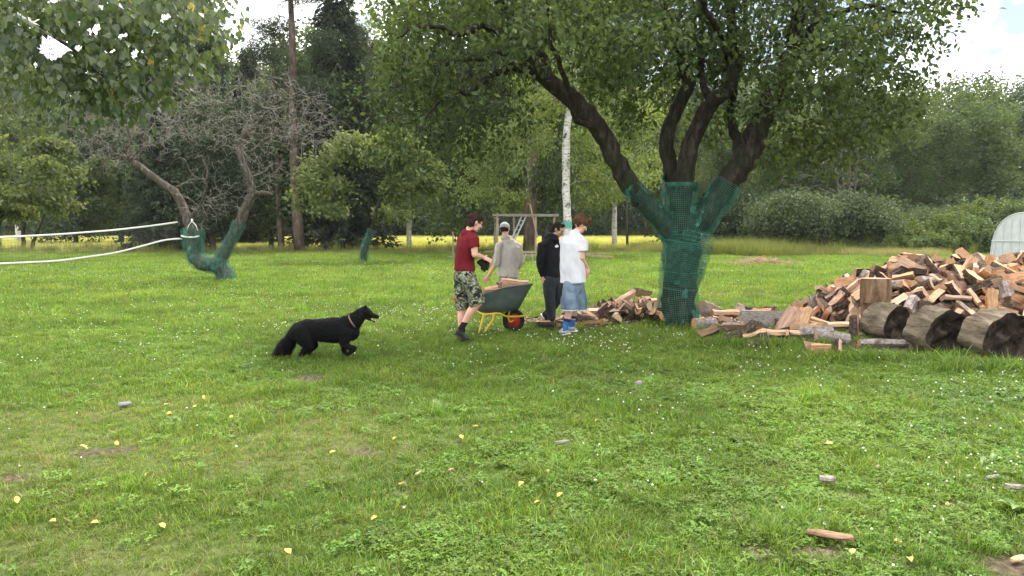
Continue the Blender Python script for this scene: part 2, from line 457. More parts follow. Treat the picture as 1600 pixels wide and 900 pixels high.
# ================================================================== GROUND
def ell(px, py, rx, ry, rot=0.0):
    g = G(px, py); return (g.x, g.y, rx, ry, rot)
BARE = [ell(480, 592, .22, .28), ell(540, 622, .12, .10), ell(562, 706, .20, .10), ell(1330, 770, .20, .12), ell(1300, 860, .22, .10), ell(1596, 885, .28, .22),
        ell(878, 697, .13, .05), ell(720, 690, .08, .05), ell(20, 745, .25, .12), ell(160, 705, .3, .1), ell(1180, 860, .1, .12), ell(1500, 790, .2, .1), ell(620, 770, .1, .08)]
WOODG = [ell(905, 500, 1.35, .65), ell(1010, 492, .9, .6), ell(1120, 492, .9, .55), ell(1225, 500, 1.3, .95), ell(1320, 505, 1.0, 1.2), (7.6, 12.0, 3.6, 2.1, 0), ell(1400, 540, .9, .5), (9.2, 10.2, 2.5, 1.0, 0)]
DRY = [(-3.2, 4.6, 2.1, 1.3, 0), (-1.3, 5.2, 1.8, 1.2, 0), (-3.5, 6.0, 2.3, .9, 0), (-2.2, 3.4, 1.2, .7, 0), (3.2, 3.6, .6, .5, 0), (1.0, 7.6, 1.6, .3, 0), (2.0, 16, 2.5, 1.2, 0), (4.5, 17, 2.5, 1.2, 0), (3.5, 3.9, .7, .4, 0)]
CLOV = [(2.2, 4.6, 2.6, 1.7, 0), (3.6, 6.4, 2.6, 1.8, 0), (0.6, 3.4, 1.8, .8, 0), (1.6, 7.2, 2.0, 1.2, 0), (4.8, 8.4, 2.2, .8, 0)]
def emask(X, Y, L, soft=0.35, wob=0.5, seed=0):
    m = np.zeros_like(X)
    n = (np.sin(X * 3.1 + seed) + np.sin(Y * 4.3 + X * 1.7 + seed * 2) + np.sin(X * 9.1 - Y * 7.7) * 0.6) / 3 * wob
    for (cx, cy, rx, ry, _) in L:
        d = np.sqrt(((X - cx) / rx) ** 2 + ((Y - cy) / ry) ** 2) + n * 0.5
        m = np.maximum(m, np.clip((1 - d) / soft, 0, 1))
    return m
gx = np.unique(np.concatenate([np.linspace(-400, -60, 14), np.linspace(-60, -12, 30), np.arange(-12, 14, 0.09), np.linspace(14, 60, 30), np.linspace(60, 400, 14)]).round(3))
gy = np.unique(np.concatenate([np.linspace(-60, 1, 14), np.arange(1, 18, 0.09), np.linspace(18, 48, 100), np.linspace(48, 120, 30), np.linspace(120, 500, 14)]).round(3))
XX, YY = np.meshgrid(gx, gy, indexing='ij')
ZZ = 0.012 * np.sin(XX * 1.3 + YY * 0.7) + 0.01 * np.sin(XX * 0.6 - YY * 1.9) + 0.004 * np.sin(XX * 7 + YY * 5)
ZZ[(np.abs(XX) > 30) | (YY > 40) | (YY < 0)] = 0
ZZ = ZZ - 0.01
ni, nj = XX.shape
ii, jj = np.meshgrid(np.arange(ni - 1), np.arange(nj - 1), indexing='ij')
Q = np.stack([ii * nj + jj, (ii + 1) * nj + jj, (ii + 1) * nj + jj + 1, ii * nj + jj + 1], -1).reshape(-1, 4)
mbare = np.maximum(emask(XX, YY, BARE, .5), emask(XX, YY, WOODG, .3))
mdry = emask(XX, YY, DRY, .8, 1.0, 3)
m, nt, b = mat('lawn_soil', 0.95, 0.1)
f1 = noise(nt, 26, 6, 'Object'); f2 = noise(nt, 1.1, 4, 'Object'); f3 = noise(nt, 0.35, 3, 'Object')
soil = ramp(nt, f1, [(0.3, (0.035, 0.026, 0.018)), (0.55, (0.10, 0.075, 0.052)), (0.75, (0.20, 0.155, 0.115))])
grn = ramp(nt, f1, [(0.3, (0.030, 0.052, 0.012)), (0.6, (0.075, 0.12, 0.022)), (0.8, (0.14, 0.17, 0.05))])
tan = ramp(nt, f1, [(0.3, (0.09, 0.075, 0.035)), (0.7, (0.24, 0.20, 0.10))])
A1 = N(nt, 'ShaderNodeAttribute', attribute_name='bare'); A2 = N(nt, 'ShaderNodeAttribute', attribute_name='dry')
c = mixc(nt, math_(nt, 'MULTIPLY', A2.outputs['Fac'], 0.3), grn, tan)
c = mixc(nt, A1.outputs['Fac'], c, soil)
nt.links.new(c, b.inputs['Base Color']); bump(nt, b, f1, 0.7, 0.03)
me = make_mesh('ground', np.stack([XX, YY, ZZ], -1), Q, None, {'bare': mbare.ravel(), 'dry': mdry.ravel()}, None, True)
ground = tag(link('lawn_ground', me, m), kind='structure')
# crop field: a low raised sheet behind the lawn
def sheet(name, x0, x1, y0, y1, z, nx, ny, wob=0.0):
    X, Y = np.meshgrid(np.linspace(x0, x1, nx), np.linspace(y0, y1, ny), indexing='ij')
    Z = np.full_like(X, z) + rng.normal(size=X.shape) * wob
    i, j = np.meshgrid(np.arange(nx - 1), np.arange(ny - 1), indexing='ij')
    return make_mesh(name, np.stack([X, Y, Z], -1), np.stack([i * ny + j, (i + 1) * ny + j, (i + 1) * ny + j + 1, i * ny + j + 1], -1).reshape(-1, 4), smooth=True)
m, nt, b = mat('crop_field', 0.9, 0.1)
f = noise(nt, 0.7, 6, 'Object', (1, .25, 1)); c = ramp(nt, f, [(0.35, (0.30, 0.30, 0.08)), (0.65, (0.46, 0.43, 0.13))])
nt.links.new(c, b.inputs['Base Color'])
tag(link('crop_field', sheet('crop_field', -110, 60, 50, 106, 0.05, 80, 40, 0.03), m), kind='structure')

# ------------------------------------------------------------------ plant templates for the scattered growth
TCOL = {}
def template(group, me, mats):
    o = bpy.data.objects.new(group + '_piece', me)
    for mm in (mats if isinstance(mats, (list, tuple)) else [mats]): me.materials.append(mm)
    c = TCOL.get(group)
    if c is None:
        c = bpy.data.collections.new(group + '_pieces'); TCOL[group] = c
    c.objects.link(o)
def tuft(nb, rad, h, wd, lean=0.5, seg=2, hv=0.4):
    V, Q, T, v = [], [], [], []
    for k in range(nb):
        a = rng.random() * 2 * PI; r = rad * math.sqrt(rng.random())
        bx, by = r * math.cos(a), r * math.sin(a)
        d = rng.random() * 2 * PI; hh = h * rng.uniform(1 - hv, 1 + hv); ln = hh * lean * rng.uniform(.2, 1.6)
        ww = wd * rng.uniform(.7, 1.3); s = np.array((-math.sin(d + rng.normal() * .6), math.cos(d + rng.normal() * .6), 0)) * ww / 2
        i0 = len(V); g = rng.random()
        for t in range(seg):
            u = t / seg
            c = np.array((bx + math.cos(d) * ln * u * u, by + math.sin(d) * ln * u * u, hh * (u - 0.18 * lean * u * u)))
            V += [c - s * (1 - 0.45 * u), c + s * (1 - 0.45 * u)]; v += [g, g]
            if t: Q.append((i0 + 2 * t - 2, i0 + 2 * t - 1, i0 + 2 * t + 1, i0 + 2 * t))
        V.append(np.array((bx + math.cos(d) * ln, by + math.sin(d) * ln, hh * (1 - 0.18 * lean)))); v.append(g)
        T.append((i0 + 2 * seg - 2, i0 + 2 * seg - 1, i0 + 2 * seg))
    return make_mesh('tuft', np.array(V), Q, T, {'v': v}, None, False)
def clover(nl, rad):
    V, Q, T, v = [], [], [], []
    for k in range(nl):
        a = rng.random() * 2 * PI; r = rad * math.sqrt(rng.random()); c = np.array((r * math.cos(a), r * math.sin(a), rng.uniform(.016, .040)))
        tilt = Vector((rng.normal() * .25, rng.normal() * .25, 1)).normalized(); q = tilt.to_track_quat('Z', 'Y'); g = rng.random(); s = rng.uniform(.009, .016); rot = rng.random() * 6
        for l in range(3):
            al = rot + l * 2.09; d = Vector((math.cos(al), math.sin(al), 0)); e = Vector((-math.sin(al), math.cos(al), 0))
            pp = [Vector((0, 0, 0)), d * s * .55 - e * s * .5 + Vector((0, 0, s * .2)), d * s * 1.15 - e * s * .2, d * s * 1.15 + e * s * .2, d * s * .55 + e * s * .5 + Vector((0, 0, s * .2))]
            i0 = len(V)
            for x in pp: V.append(c + np.array(tuple(q @ x))); v.append(g)
            Q.append((i0, i0 + 1, i0 + 2, i0 + 3)); T.append((i0, i0 + 3, i0 + 4))
        i0 = len(V); V += [np.array((c[0] * .8 - .0008, c[1] * .8, 0)), np.array((c[0] * .8 + .0008, c[1] * .8, 0)), c]; v += [g] * 3; T.append((i0, i0 + 1, i0 + 2))
    return make_mesh('clover', np.array(V), Q, T, {'v': v}, None, False)
def flowerhead(hh):
    mb = MB(); mb.tube([(0, 0, 0), (.004, 0, hh * .5), (0, .003, hh)], .0010, n=3, caps=False)
    me1 = mb; n0 = mb.n
    mb.ball((0, .003, hh), .0058, .0058, .005, n=6)
    V = np.vstack(mb.V); Qs = np.vstack(mb.Q); Ts = np.vstack(mb.T)
    mi = np.concatenate([(Qs.min(1) >= n0).astype(int), (Ts.min(1) >= n0).astype(int)])
    return make_mesh('flower', V, Qs, Ts, {'v': np.full(len(V), .5)}, mi, True)
def broadleaf(nl, sz):
    mb = MB()
    for k in range(nl):
        a = 2 * PI * k / nl + rng.normal() * .3; L = sz * rng.uniform(.6, 1.2); w_ = L * .28; d = Vector((math.cos(a), math.sin(a), 0)); e = Vector((-math.sin(a), math.cos(a), 0))
        z = [0.01, .35 * L, .45 * L, .3 * L]; x = [0, .35 * L, .75 * L, L]; ws = [.15, 1, .8, .05]; V = []
        for i in range(4):
            c = d * x[i] + Vector((0, 0, z[i] * rng.uniform(.7, 1.2)))
            V += [c - e * w_ * ws[i] + Vector((0, 0, w_ * ws[i] * .35)), c, c + e * w_ * ws[i] + Vector((0, 0, w_ * ws[i] * .35))]
        Qd = []
        for i in range(3):
            o = i * 3; Qd += [(o, o + 1, o + 4, o + 3), (o + 1, o + 2, o + 5, o + 4)]
        mb.add([tuple(q) for q in V], Qd, a=rng.random())
    return mb.mesh('weed', smooth=True, attr='v')
for k in range(4): template('lawn_grass', tuft(18, .06, .055, .0046, .8), M['gr_a'])
for k in range(3): template('lawn_grass', tuft(18, .06, .048, .0044, 1.0), M['gr_b'])
for k in range(3): template('lawn_grass', tuft(16, .06, .040, .0042, 1.5), M['gr_dry'])
for k in range(2): template('lawn_grass', tuft(26, .045, .11, .0042, .9, 3), M['gr_a'])
for k in range(3): template('far_grass', tuft(60, .20, .065, .008, .7), M['gr_a'])
for k in range(3): template('far_grass', tuft(60, .20, .055, .008, .8), M['gr_b'])
for k in range(2): template('far_grass', tuft(45, .20, .045, .007, 1.3), M['gr_dry'])
for k in range(4): template('clover', clover(26, .085), M['clover'])
for k in range(3): template('flowers', flowerhead(.05 + .015 * k), [M['gr_a'], M['flower']])
for k in range(3): template('weeds', broadleaf(6, .09), M['weed'])
for k in range(3): template('meadow', tuft(70, .38, .75, .011, .35, 3), M['meadow'])
for k in range(3): template('meadow', tuft(60, .38, .62, .012, .5, 3), M['meadow_pale'])
for k in range(3): template('crop', tuft(90, .5, .26, .022, .3, 2), M['crop'])
def nettle(h):
    mb = MB(); C, D = [], []
    for k in range(9):
        x, y = rng.normal(size=2) * .18; hh = h * rng.uniform(.7, 1.2); mb.tube([(x, y, 0), (x + rng.normal() * .05, y, hh)], .004, n=3, caps=False, a=.2)
        for z in np.arange(.25, 1, .075):
            for s in range(4):
                a = s * PI / 2 + rng.random(); C.append((x, y, hh * z)); D.append((math.cos(a), math.sin(a), -.2))
    V, T, v = leaf_arrays(np.array(C), np.array(D), .12, .5)
    mb.add(V, None, T); mb.a[-1] = v
    return mb.mesh('nettle', attr='v')
for k in range(4): template('nettles', nettle(.9), M['nettle'])

def scatter(name, group, pts, rz, sc, pick, label, cat, tilt=0.15):
    n = len(pts); me = bpy.data.meshes.new(name)
    me.vertices.add(n); me.vertices.foreach_set('co', np.asarray(pts, np.float32).ravel())
    rot = np.stack([rng.normal(size=n) * tilt, rng.normal(size=n) * tilt, rz], 1).astype(np.float32)
    a = me.attributes.new('rot', 'FLOAT_VECTOR', 'POINT'); a.data.foreach_set('vector', rot.ravel())
    a = me.attributes.new('scl', 'FLOAT', 'POINT'); a.data.foreach_set('value', np.asarray(sc, np.float32))
    a = me.attributes.new('pick', 'INT', 'POINT'); a.data.foreach_set('value', np.asarray(pick, np.int32))
    ng = bpy.data.node_groups.new(name, 'GeometryNodeTree')
    ng.interface.new_socket('Geometry', in_out='INPUT', socket_type='NodeSocketGeometry')
    ng.interface.new_socket('Geometry', in_out='OUTPUT', socket_type='NodeSocketGeometry')
    gi = ng.nodes.new('NodeGroupInput'); go = ng.nodes.new('NodeGroupOutput')
    ci = ng.nodes.new('GeometryNodeCollectionInfo'); ci.inputs['Collection'].default_value = TCOL[group]
    ci.inputs['Separate Children'].default_value = True; ci.inputs['Reset Children'].default_value = True
    ip = ng.nodes.new('GeometryNodeInstanceOnPoints'); ip.inputs['Pick Instance'].default_value = True
    def na(nm, ty):
        q = ng.nodes.new('GeometryNodeInputNamedAttribute'); q.data_type = ty; q.inputs['Name'].default_value = nm
        return [s for s in q.outputs if s.enabled and s.name == 'Attribute'][0]
    L = ng.links
    L.new(gi.outputs[0], ip.inputs['Points']); L.new(ci.outputs[0], ip.inputs['Instance'])
    L.new(na('pick', 'INT'), ip.inputs['Instance Index']); L.new(na('scl', 'FLOAT'), ip.inputs['Scale'])
    e2r = ng.nodes.new('FunctionNodeEulerToRotation'); L.new(na('rot', 'FLOAT_VECTOR'), e2r.inputs[0]); L.new(e2r.outputs[0], ip.inputs['Rotation'])
    L.new(ip.outputs[0], go.inputs[0])
    o = link(name, me)
    md = o.modifiers.new('growth', 'NODES'); md.node_group = ng
    return tag(o, label, cat, kind='stuff')
def wedge(y0, y1, dens, marg=1.2, k=0.72, xr=None):
    x1 = k * y1 + marg; n = int((y1 - y0) * 2 * x1 * dens)
    x = rng.uniform(-x1, x1, n); y = rng.uniform(y0, y1, n)
    ok = np.abs(x) < k * y + marg
    return x[ok], y[ok]
def gz(x, y):
    z = 0.012 * np.sin(x * 1.3 + y * 0.7) + 0.01 * np.sin(x * 0.6 - y * 1.9) + 0.004 * np.sin(x * 7 + y * 5) - 0.012
    return np.where(y > 39, -0.012, z)
def pnoise(x, y, s, o=0.0):
    return (np.sin(x * s + o) * np.cos(y * s * 1.3 + o * 2) + np.sin((x + y) * s * 0.7 + o * 3) + 0.7 * np.sin(x * s * 2.7 - y * s * 2.1 + o) + .5 * np.sin(x * s * 5.1 + y * s * 4.7)) / 3
X, Y, S, K = [], [], [], []
for y0, y1, dens, s0 in ((2.4, 4.5, 620, .95), (4.5, 7, 420, 1.0), (7, 11, 230, 1.15), (11, 16, 130, 1.35)):
    x, y = wedge(y0, y1, dens, .8)
    X.append(x); Y.append(y); S.append(np.full(len(x), s0))
X, Y, S = map(np.concatenate, (X, Y, S))
bare = emask(X, Y, BARE, .5); wood = emask(X, Y, WOODG, .3); dry = emask(X, Y, DRY, .8, 1.0, 3); clv = emask(X, Y, CLOV, .7, .8, 5)
u = rng.random(len(X))
keep = (u > bare * .93) & (rng.random(len(X)) > wood * .97) & (rng.random(len(X)) > clv * .15) & (rng.random(len(X)) > dry * .2)
X, Y, S, dry, clv = X[keep], Y[keep], S[keep], dry[keep], clv[keep]
nz = pnoise(X, Y, 1.1) ; u = rng.random(len(X))
pd = np.clip(.05 + .26 * dry, 0, 1); py_ = np.clip(.25 + .35 * nz + .2 * dry, .05, .8)
K = np.where(u < pd, rng.integers(7, 10, len(X)), np.where(rng.random(len(X)) < py_, rng.integers(4, 7, len(X)), rng.integers(0, 4, len(X))))
tall = (pnoise(X, Y, 2.3, 4) > .52) & (rng.random(len(X)) < .35) & (dry < .4)
K = np.where(tall, rng.integers(10, 12, len(X)), K)
S = S * rng.uniform(.65, 1.2, len(X)) * (1 + .25 * pnoise(X, Y, 3.0, 2)) * np.where(dry > .5, .8, 1)
# longer unmown growth round the tree foot, the log rounds and the timber
edge = emask(X, Y, [ell(1058, 506, .75, .45), ell(1440, 560, 1.7, .35), ell(1200, 540, 1.2, .25), ell(1550, 575, 1.2, .3)], .5)
S = S * (1 + .9 * edge)
scatter('lawn_grass', 'lawn_grass', np.stack([X, Y, gz(X, Y)], 1), rng.random(len(X)) * 6.28, S, K, 'short mown green grass covering the near lawn', 'grass')
x, y = wedge(15, 42.5, 26, 2.0)
nz = pnoise(x, y, .5); K = np.where(rng.random(len(x)) < .05 + .5 * emask(x, y, DRY, .8), rng.integers(6, 8, len(x)), np.where(rng.random(len(x)) < .38 + .35 * nz, rng.integers(3, 6, len(x)), rng.integers(0, 3, len(x))))
scatter('far_lawn_grass', 'far_grass', np.stack([x, y, gz(x, y)], 1), rng.random(len(x)) * 6.28, rng.uniform(.7, 1.25, len(x)) * (1 + y / 60), K, 'mown green grass of the far lawn before the meadow', 'grass')
x, y = wedge(2.4, 11, 330, .6)
c_ = emask(x, y, CLOV, .7, .8, 5); ok = (rng.random(len(x)) < .05 + .55 * c_ * (pnoise(x, y, 2.9, 3) > -.25) + .25 * (pnoise(x, y, 1.7, 7) > .4)) & (emask(x, y, BARE, .5) < .3) & (emask(x, y, WOODG, .3) < .2) & (rng.random(len(x)) > emask(x, y, DRY, .8, 1, 3) * .9)
x, y = x[ok], y[ok]
scatter('clover_patches', 'clover', np.stack([x, y, gz(x, y)], 1), rng.random(len(x)) * 6.28, rng.uniform(.75, 1.15, len(x)), rng.integers(0, 4, len(x)), 'bright green clover leaves growing through the near lawn', 'clover')
xs, ys, ss = [], [], []
for y0, y1, dn in ((2.6, 8, 60), (8, 14, 85), (14, 32, 26)):
    x, y = wedge(y0, y1, dn, .6)
    m1 = pnoise(x, y, .8, 9) * .8 + .5 * pnoise(x, y, 3.3, 1) + .35 * rng.normal(size=len(x))
    th = np.where(y < 8, np.where(x > .3, .22, .75), np.where(x < 1.5, .1, .45))
    ok = (rng.random(len(x)) < np.clip((m1 - th) * 1.5, 0.012, 1) * np.where(y > 8, .7, 1)) & (emask(x, y, WOODG, .3) < .1)
    xs.append(x[ok]); ys.append(y[ok]); ss.append(rng.uniform(.7, 1.25, ok.sum()) * (1 + y[ok] / 40))
x, y, s = map(np.concatenate, (xs, ys, ss))
scatter('clover_flowers', 'flowers', np.stack([x, y, gz(x, y)], 1), rng.random(len(x)) * 6.28, s, rng.integers(0, 3, len(x)), 'small white clover flower heads dotted over the lawn', 'flowers')
x, y = wedge(2.6, 10, 14, .4)
mw = emask(x, y, [(3.3, 3.9, 1.0, 1.1, 0), (4.8, 6.2, 1.1, 1.2, 0), ell(1500, 570, 1.5, .5), ell(1400, 540, .6, .3), ell(140, 620, .12, .2)], .5)
ok = rng.random(len(x)) < mw * .8 + .004; x, y = x[ok], y[ok]
scatter('broadleaf_weeds', 'weeds', np.stack([x, y, gz(x, y)], 1), rng.random(len(x)) * 6.28, rng.uniform(.5, 1.15, len(x)), rng.integers(0, 3, len(x)), 'pale broad leaved weeds at the right of the lawn', 'weeds')
# rough grass strip at the far lawn edge
x, y = wedge(41, 50, 9, 3); z = np.zeros_like(x)
ok = rng.random(len(x)) < np.clip((y - 40.5) / 2, 0.1, 1); x, y, z = x[ok], y[ok], z[ok]
pale = rng.random(len(x)) < .35 + .3 * (x > 6)
scatter('rough_meadow_grass', 'meadow', np.stack([x, y, z], 1), rng.random(len(x)) * 6.28, np.where(x > 8, rng.uniform(.5, 1.0, len(x)), np.where(rng.random(len(x)) < .07, rng.uniform(.5, .95, len(x)), rng.uniform(.14, .36, len(x)))), np.where(pale, rng.integers(3, 6, len(x)), rng.integers(0, 3, len(x))), 'uncut rough grass strip along the far lawn edge', 'grass')
x = rng.uniform(-95, 22, 26000); y = rng.uniform(51, 105, 26000)
ok = np.abs(x) < .75 * y + 3; x, y = x[ok], y[ok]
scatter('yellow_crop', 'crop', np.stack([x, y, np.full(len(x), .03)], 1), rng.random(len(x)) * 6.28, rng.uniform(.7, 1.3, len(x)), rng.integers(0, 3, len(x)), 'ripening yellow crop in the field behind the trees', 'crop')
x, y = wedge(105, 108.5, 2.0, 3); 
scatter('field_edge_grass', 'meadow', np.stack([x, y, 0 * x], 1), rng.random(len(x)) * 6.28, rng.uniform(1.4, 2.2, len(x)), rng.integers(0, 3, len(x)), 'green rough growth along the far side of the yellow field', 'grass')
x = rng.uniform(9, 24, 900); y = rng.uniform(37.0, 41.5, 900); pq = x / y * F + 800
ok = (pq > 1095) & (pq < 1480) & (y > 38.2 + .8 * np.sin(pq * .03)); x, y, pq = x[ok], y[ok], pq[ok]
gm = rng.random(len(x)) < np.clip((1330 - pq) / 160, 0, 1)
scatter('unmown_margin', 'meadow', np.stack([x, y, 0 * x], 1), rng.random(len(x)) * 6.28, np.where(gm, rng.uniform(.6, 1.25, len(x)), rng.uniform(.35, .75, len(x))), np.where(gm, rng.integers(0, 3, len(x)), rng.integers(3, 6, len(x))), 'unmown tussocks and dry grass before the weed bank at right', 'grass')
# an earth bank on the right, overgrown with tall nettles and weeds
def bankz(x, y):
    px = x / np.maximum(y, 1) * F + 800
    return 1.75 * np.clip((px - 1190) / 320, 0, 1) ** .8 * np.clip((y - 42) / 6, 0, 1) ** .8 * np.clip((60 - y) / 8, 0, 1)
Xb, Yb = np.meshgrid(np.linspace(8, 60, 90), np.linspace(41.5, 60.5, 40), indexing='ij'); Zb = bankz(Xb, Yb) - .03
i_, j_ = np.meshgrid(np.arange(89), np.arange(39), indexing='ij')
tag(link('earth_bank', make_mesh('earth_bank', np.stack([Xb, Yb, Zb], -1), np.stack([i_ * 40 + j_, (i_ + 1) * 40 + j_, (i_ + 1) * 40 + j_ + 1, i_ * 40 + j_ + 1], -1).reshape(-1, 4), smooth=True), simple('bank_soil', (.09, .09, .04), .95, .3, 3)), kind='structure')
x = rng.uniform(8, 55, 14000); y = rng.uniform(40, 56, 14000)
pxx = x / y * F + 800; ok = (pxx > 1090) & (pxx < 1760) & (y > 44.5 - np.clip((pxx - 1120) * .010, 0, 3)) & (rng.random(len(x)) < .55)
x, y, pxx = x[ok], y[ok], pxx[ok]
scatter('nettle_bank', 'nettles', np.stack([x, y, bankz(x, y)], 1), rng.random(len(x)) * 6.28, np.clip(.6 + (pxx - 1120) * .0014, .6, 1.2) * rng.uniform(.6, 1.2, len(x)) * np.where(rng.random(len(x)) < .06, 1.5, 1) * (1 + .25 * pnoise(x, y, .9, 3)), rng.integers(0, 4, len(x)), 'tall bank of nettles and weeds behind the firewood heap', 'weeds')

# ================================================================== FOREST TREE KINDS (built once, copied)
def finish_tree(t, name, parts, bark, leafm, leaves, label=None, cat='tree', group=None, twmat=None, loc=(0, 0, 0)):
    r = empty(name, loc); tag(r, label, cat, group)
    link('trunk', t.mb.mesh('trunk', smooth=True, off=loc), bark, r)
    if t.tw.n: link('branches', t.tw.mesh('branches', smooth=True, off=loc), twmat or bark, r)['kind'] = 'stuff'
    if leaves is not None:
        V, T, v = leaves; V = V - np.array(tuple(loc))
        link('crown', make_mesh('crown', V, None, T, {'v': v}), leafm, r)
    return r
def broad_tree(name, h, cr, base, ntw, per, size, leafm, bark=None, lobn=9, hang=0.1, trunk_r=.22, spread=.55, aspect=.6):
    t = Tree(); lean = rng.normal(size=2) * .5
    pts = [(lean[0] * k * k, lean[1] * k * k, h * .92 * k) for k in (0, .25, .5, .75, 1)]
    t.limb(pts, [trunk_r * 1.25, trunk_r, trunk_r * .75, trunk_r * .45, .05], n=8, sub=4, jit=.03)
    L = []
    for k in range(lobn):
        z = base + (h - base) * ((k + .6) / lobn); q = (z - base) / (h - base); rr = cr * math.sqrt(max(.08, 1 - (q * 1.25 - .35) ** 2 * 1.05))
        a = k * 2.4 + rng.normal() * .4; L.append(((lean[0] * q + math.cos(a) * rr * .48, lean[1] * q + math.sin(a) * rr * .48, z), (rr * .62, rr * .62, (h - base) / lobn * 1.35)))
    t.connect(lobes(L, ntw), droop=.1, thick=.02, nseg=4, side=3, bigr=.12, minr=.006)
    lv = t.leaves(per, spread, size, aspect, hang)
    return finish_tree(t, name, None, bark or M['bark_far'], leafm, lv)
def spruce(name, h, cr, base, leafm, bark):
    t = Tree(); t.limb([(0, 0, 0), (.05, 0, h * .5), (0, 0, h)], [.30, .19, .02], n=8, sub=3)
    C, D = [], []
    z = base
    while z < h - .2:
        q = (z - base) / (h - base); L = cr * (1 - q) ** .8 + .25; n = 7 if q < .8 else 5; a0 = rng.random() * 6
        for k in range(n):
            a = a0 + k * 2 * PI / n + rng.normal() * .15; LL = L * rng.uniform(.7, 1.12); dz = -LL * .32
            pts = [(math.cos(a) * LL * s, math.sin(a) * LL * s, z + dz * s * (1.5 - .75 * s)) for s in (0, .35, .7, 1)]
            t.tw.tube(pts, [.03, .02, .012, .004], n=3, caps=False)
            m = int(14 * LL) + 5
            s = rng.uniform(.15, 1.03, m); side = rng.choice([-1, 1], m) * rng.uniform(.1, 1, m)
            px_ = math.cos(a) * LL * s; py_ = math.sin(a) * LL * s; pz = z + dz * s * (1.5 - .75 * s)
            C += list(np.stack([px_, py_, pz], 1)); D += list(np.stack([math.cos(a) + -math.sin(a) * side, math.sin(a) + math.cos(a) * side, -.55 + 0 * s], 1))
        z += .36 * rng.uniform(.8, 1.2)
    C, D = np.array(C), np.array(D); C = np.repeat(C, 3, 0) + rng.normal(size=(len(C) * 3, 3)) * .10; D = np.repeat(D, 3, 0)
    lv = leaf_arrays(C, D, .42, .3, up=.6, jitter=.5)
    return finish_tree(t, name, None, bark, leafm, lv)
def pine(name, h, cr, base, leafm, bark):
    t = Tree(); t.limb([(0, 0, 0), (.2, 0, h * .3), (.1, .1, h * .65), (.3, 0, h * .95)], [.34, .27, .2, .05], n=9, sub=3, jit=.02)
    L = []
    for k in range(11):
        z = base + (h - base) * k / 10; q = k / 10; rr = cr * (1 - .55 * q) * rng.uniform(.6, 1.1); a = k * 2.4
        L.append(((math.cos(a) * rr * .75, math.sin(a) * rr * .75, z), (rr * .55, rr * .55, .55)))
    t.connect(lobes(L, 260), droop=.05, thick=.03, nseg=4, side=4, bigr=.2, minr=.006)
    V, T, v = t.leaves(26, .28, .26, .16, 0, up=.8)
    return finish_tree(t, name, None, bark, leafm, (V, T, v))
# each kind is built at the origin and then moved to its first place
KT = {}
KT['broad'] = [broad_tree('broadleaf_tree', 17, 4.2, 2.0, 330, 22, .34, M['lf_mid'], lobn=11),
               broad_tree('broadleaf_tree', 15, 4.6, 1.2, 330, 22, .34, M['lf_dark'], lobn=10),
               broad_tree('broadleaf_tree', 19, 3.8, 3.0, 330, 22, .32, M['lf_mid'], lobn=12)]
KT['birch'] = [broad_tree('birch_tree', 17, 3.0, 3.2, 300, 24, .26, M['lf_light'], bark=M['birch'], lobn=12, hang=1.3, trunk_r=.17)]
KT['spruce'] = [spruce('spruce_tree', 19, 3.3, 1.3, M['lf_needle'], M['bark_far']), spruce('spruce_tree', 16, 2.9, .8, M['lf_needle'], M['bark_far'])]
KT['pine'] = [pine('pine_tree', 20, 3.1, 9, M['lf_needle'], M['bark_pine'])]
HT = {'broad': (17, 15, 19), 'birch': (17,), 'spruce': (19, 16), 'pine': (20,)}
used = set()
def plant(kind, px, Y, top=None, k=0, sc=None, label='', group=None, wide=1.0, cat='tree'):
    root = KT[kind][k]; X = (px - 800) / F * Y
    if sc is None: sc = ((355 - top) * Y / F + CAMZ) / HT[kind][k]
    rz = rng.random() * 6.28; s = (sc * wide, sc * wide, sc)
    if (kind, k) not in used:
        used.add((kind, k)); r = root; r.location = (X, Y, 0); r.rotation_euler = (0, 0, rz); r.scale = s
        tag(r, label, cat, group)
        if group is None and 'group' in r: del r['group']
    else:
        r = dup(root, (X, Y, 0), rz, s, label, group)
        if group is None and 'group' in r: del r['group']
    r['category'] = cat
    return r
# ------------------------------------------------------------------ the line of single trees before the yellow field (about 45 m away)
plant('spruce', 250, 46.5, 96, 0, label='dark spruce with thick trunk just left of the dead netted tree')
plant('spruce', 288, 49.0, 130, 1, label='smaller dark spruce directly behind the dead netted tree')
plant('spruce', 396, 60.0, 78, 1, label='conifer with open top under the blue gap in the sky')
plant('pine', 440, 47.5, 60, 0, label='slim pine trunk left of the thick pine before the yellow field')
plant('pine', 468, 46.5, -90, 0, label='tallest pine whose bare trunk shows against the upper left sky', wide=1.1)
plant('spruce', 533, 50, -60, 0, label='tall dark spruce left of the leafy netted apple tree')
plant('pine', 827, 45, -120, 0, label='reddish pine trunk behind the wooden frame and ladder', wide=1.15)
plant('broad', 850, 47, -60, 2, label='grey leaning trunk beside the reddish pine trunk behind the frame', wide=.8)
plant('broad', 735, 49, -20, 0, label='grey trunk behind the head of the person in maroon')
plant('broad', 333, 47, 150, 1, label='short bushy tree seen through the fork of the dead tree')
plant('broad', 120, 60, 175, 1, label='rounded dark broadleaf tree above the left end of the volleyball net')
plant('birch', 30, 66, 70, 0, label='birch behind the near hanging leaves at far left')
plant('broad', 190, 62, 120, 0, label='broadleaf tree behind the left arm of the dead tree')
plant('spruce', 318, 58, -60, 0, label='tall spruce filling the sky between near birch leaves and blue gap')
plant('pine', 1310, 58, 60, 0, label='pinkish bare pine trunk above the round grey green bush')
plant('birch', 640, 52, 30, 0, label='birch with sparse drooping foliage behind the leafy netted apple tree')
plant('birch', 775, 53, 60, 0, label='birch with light drooping foliage above the wooden frame')
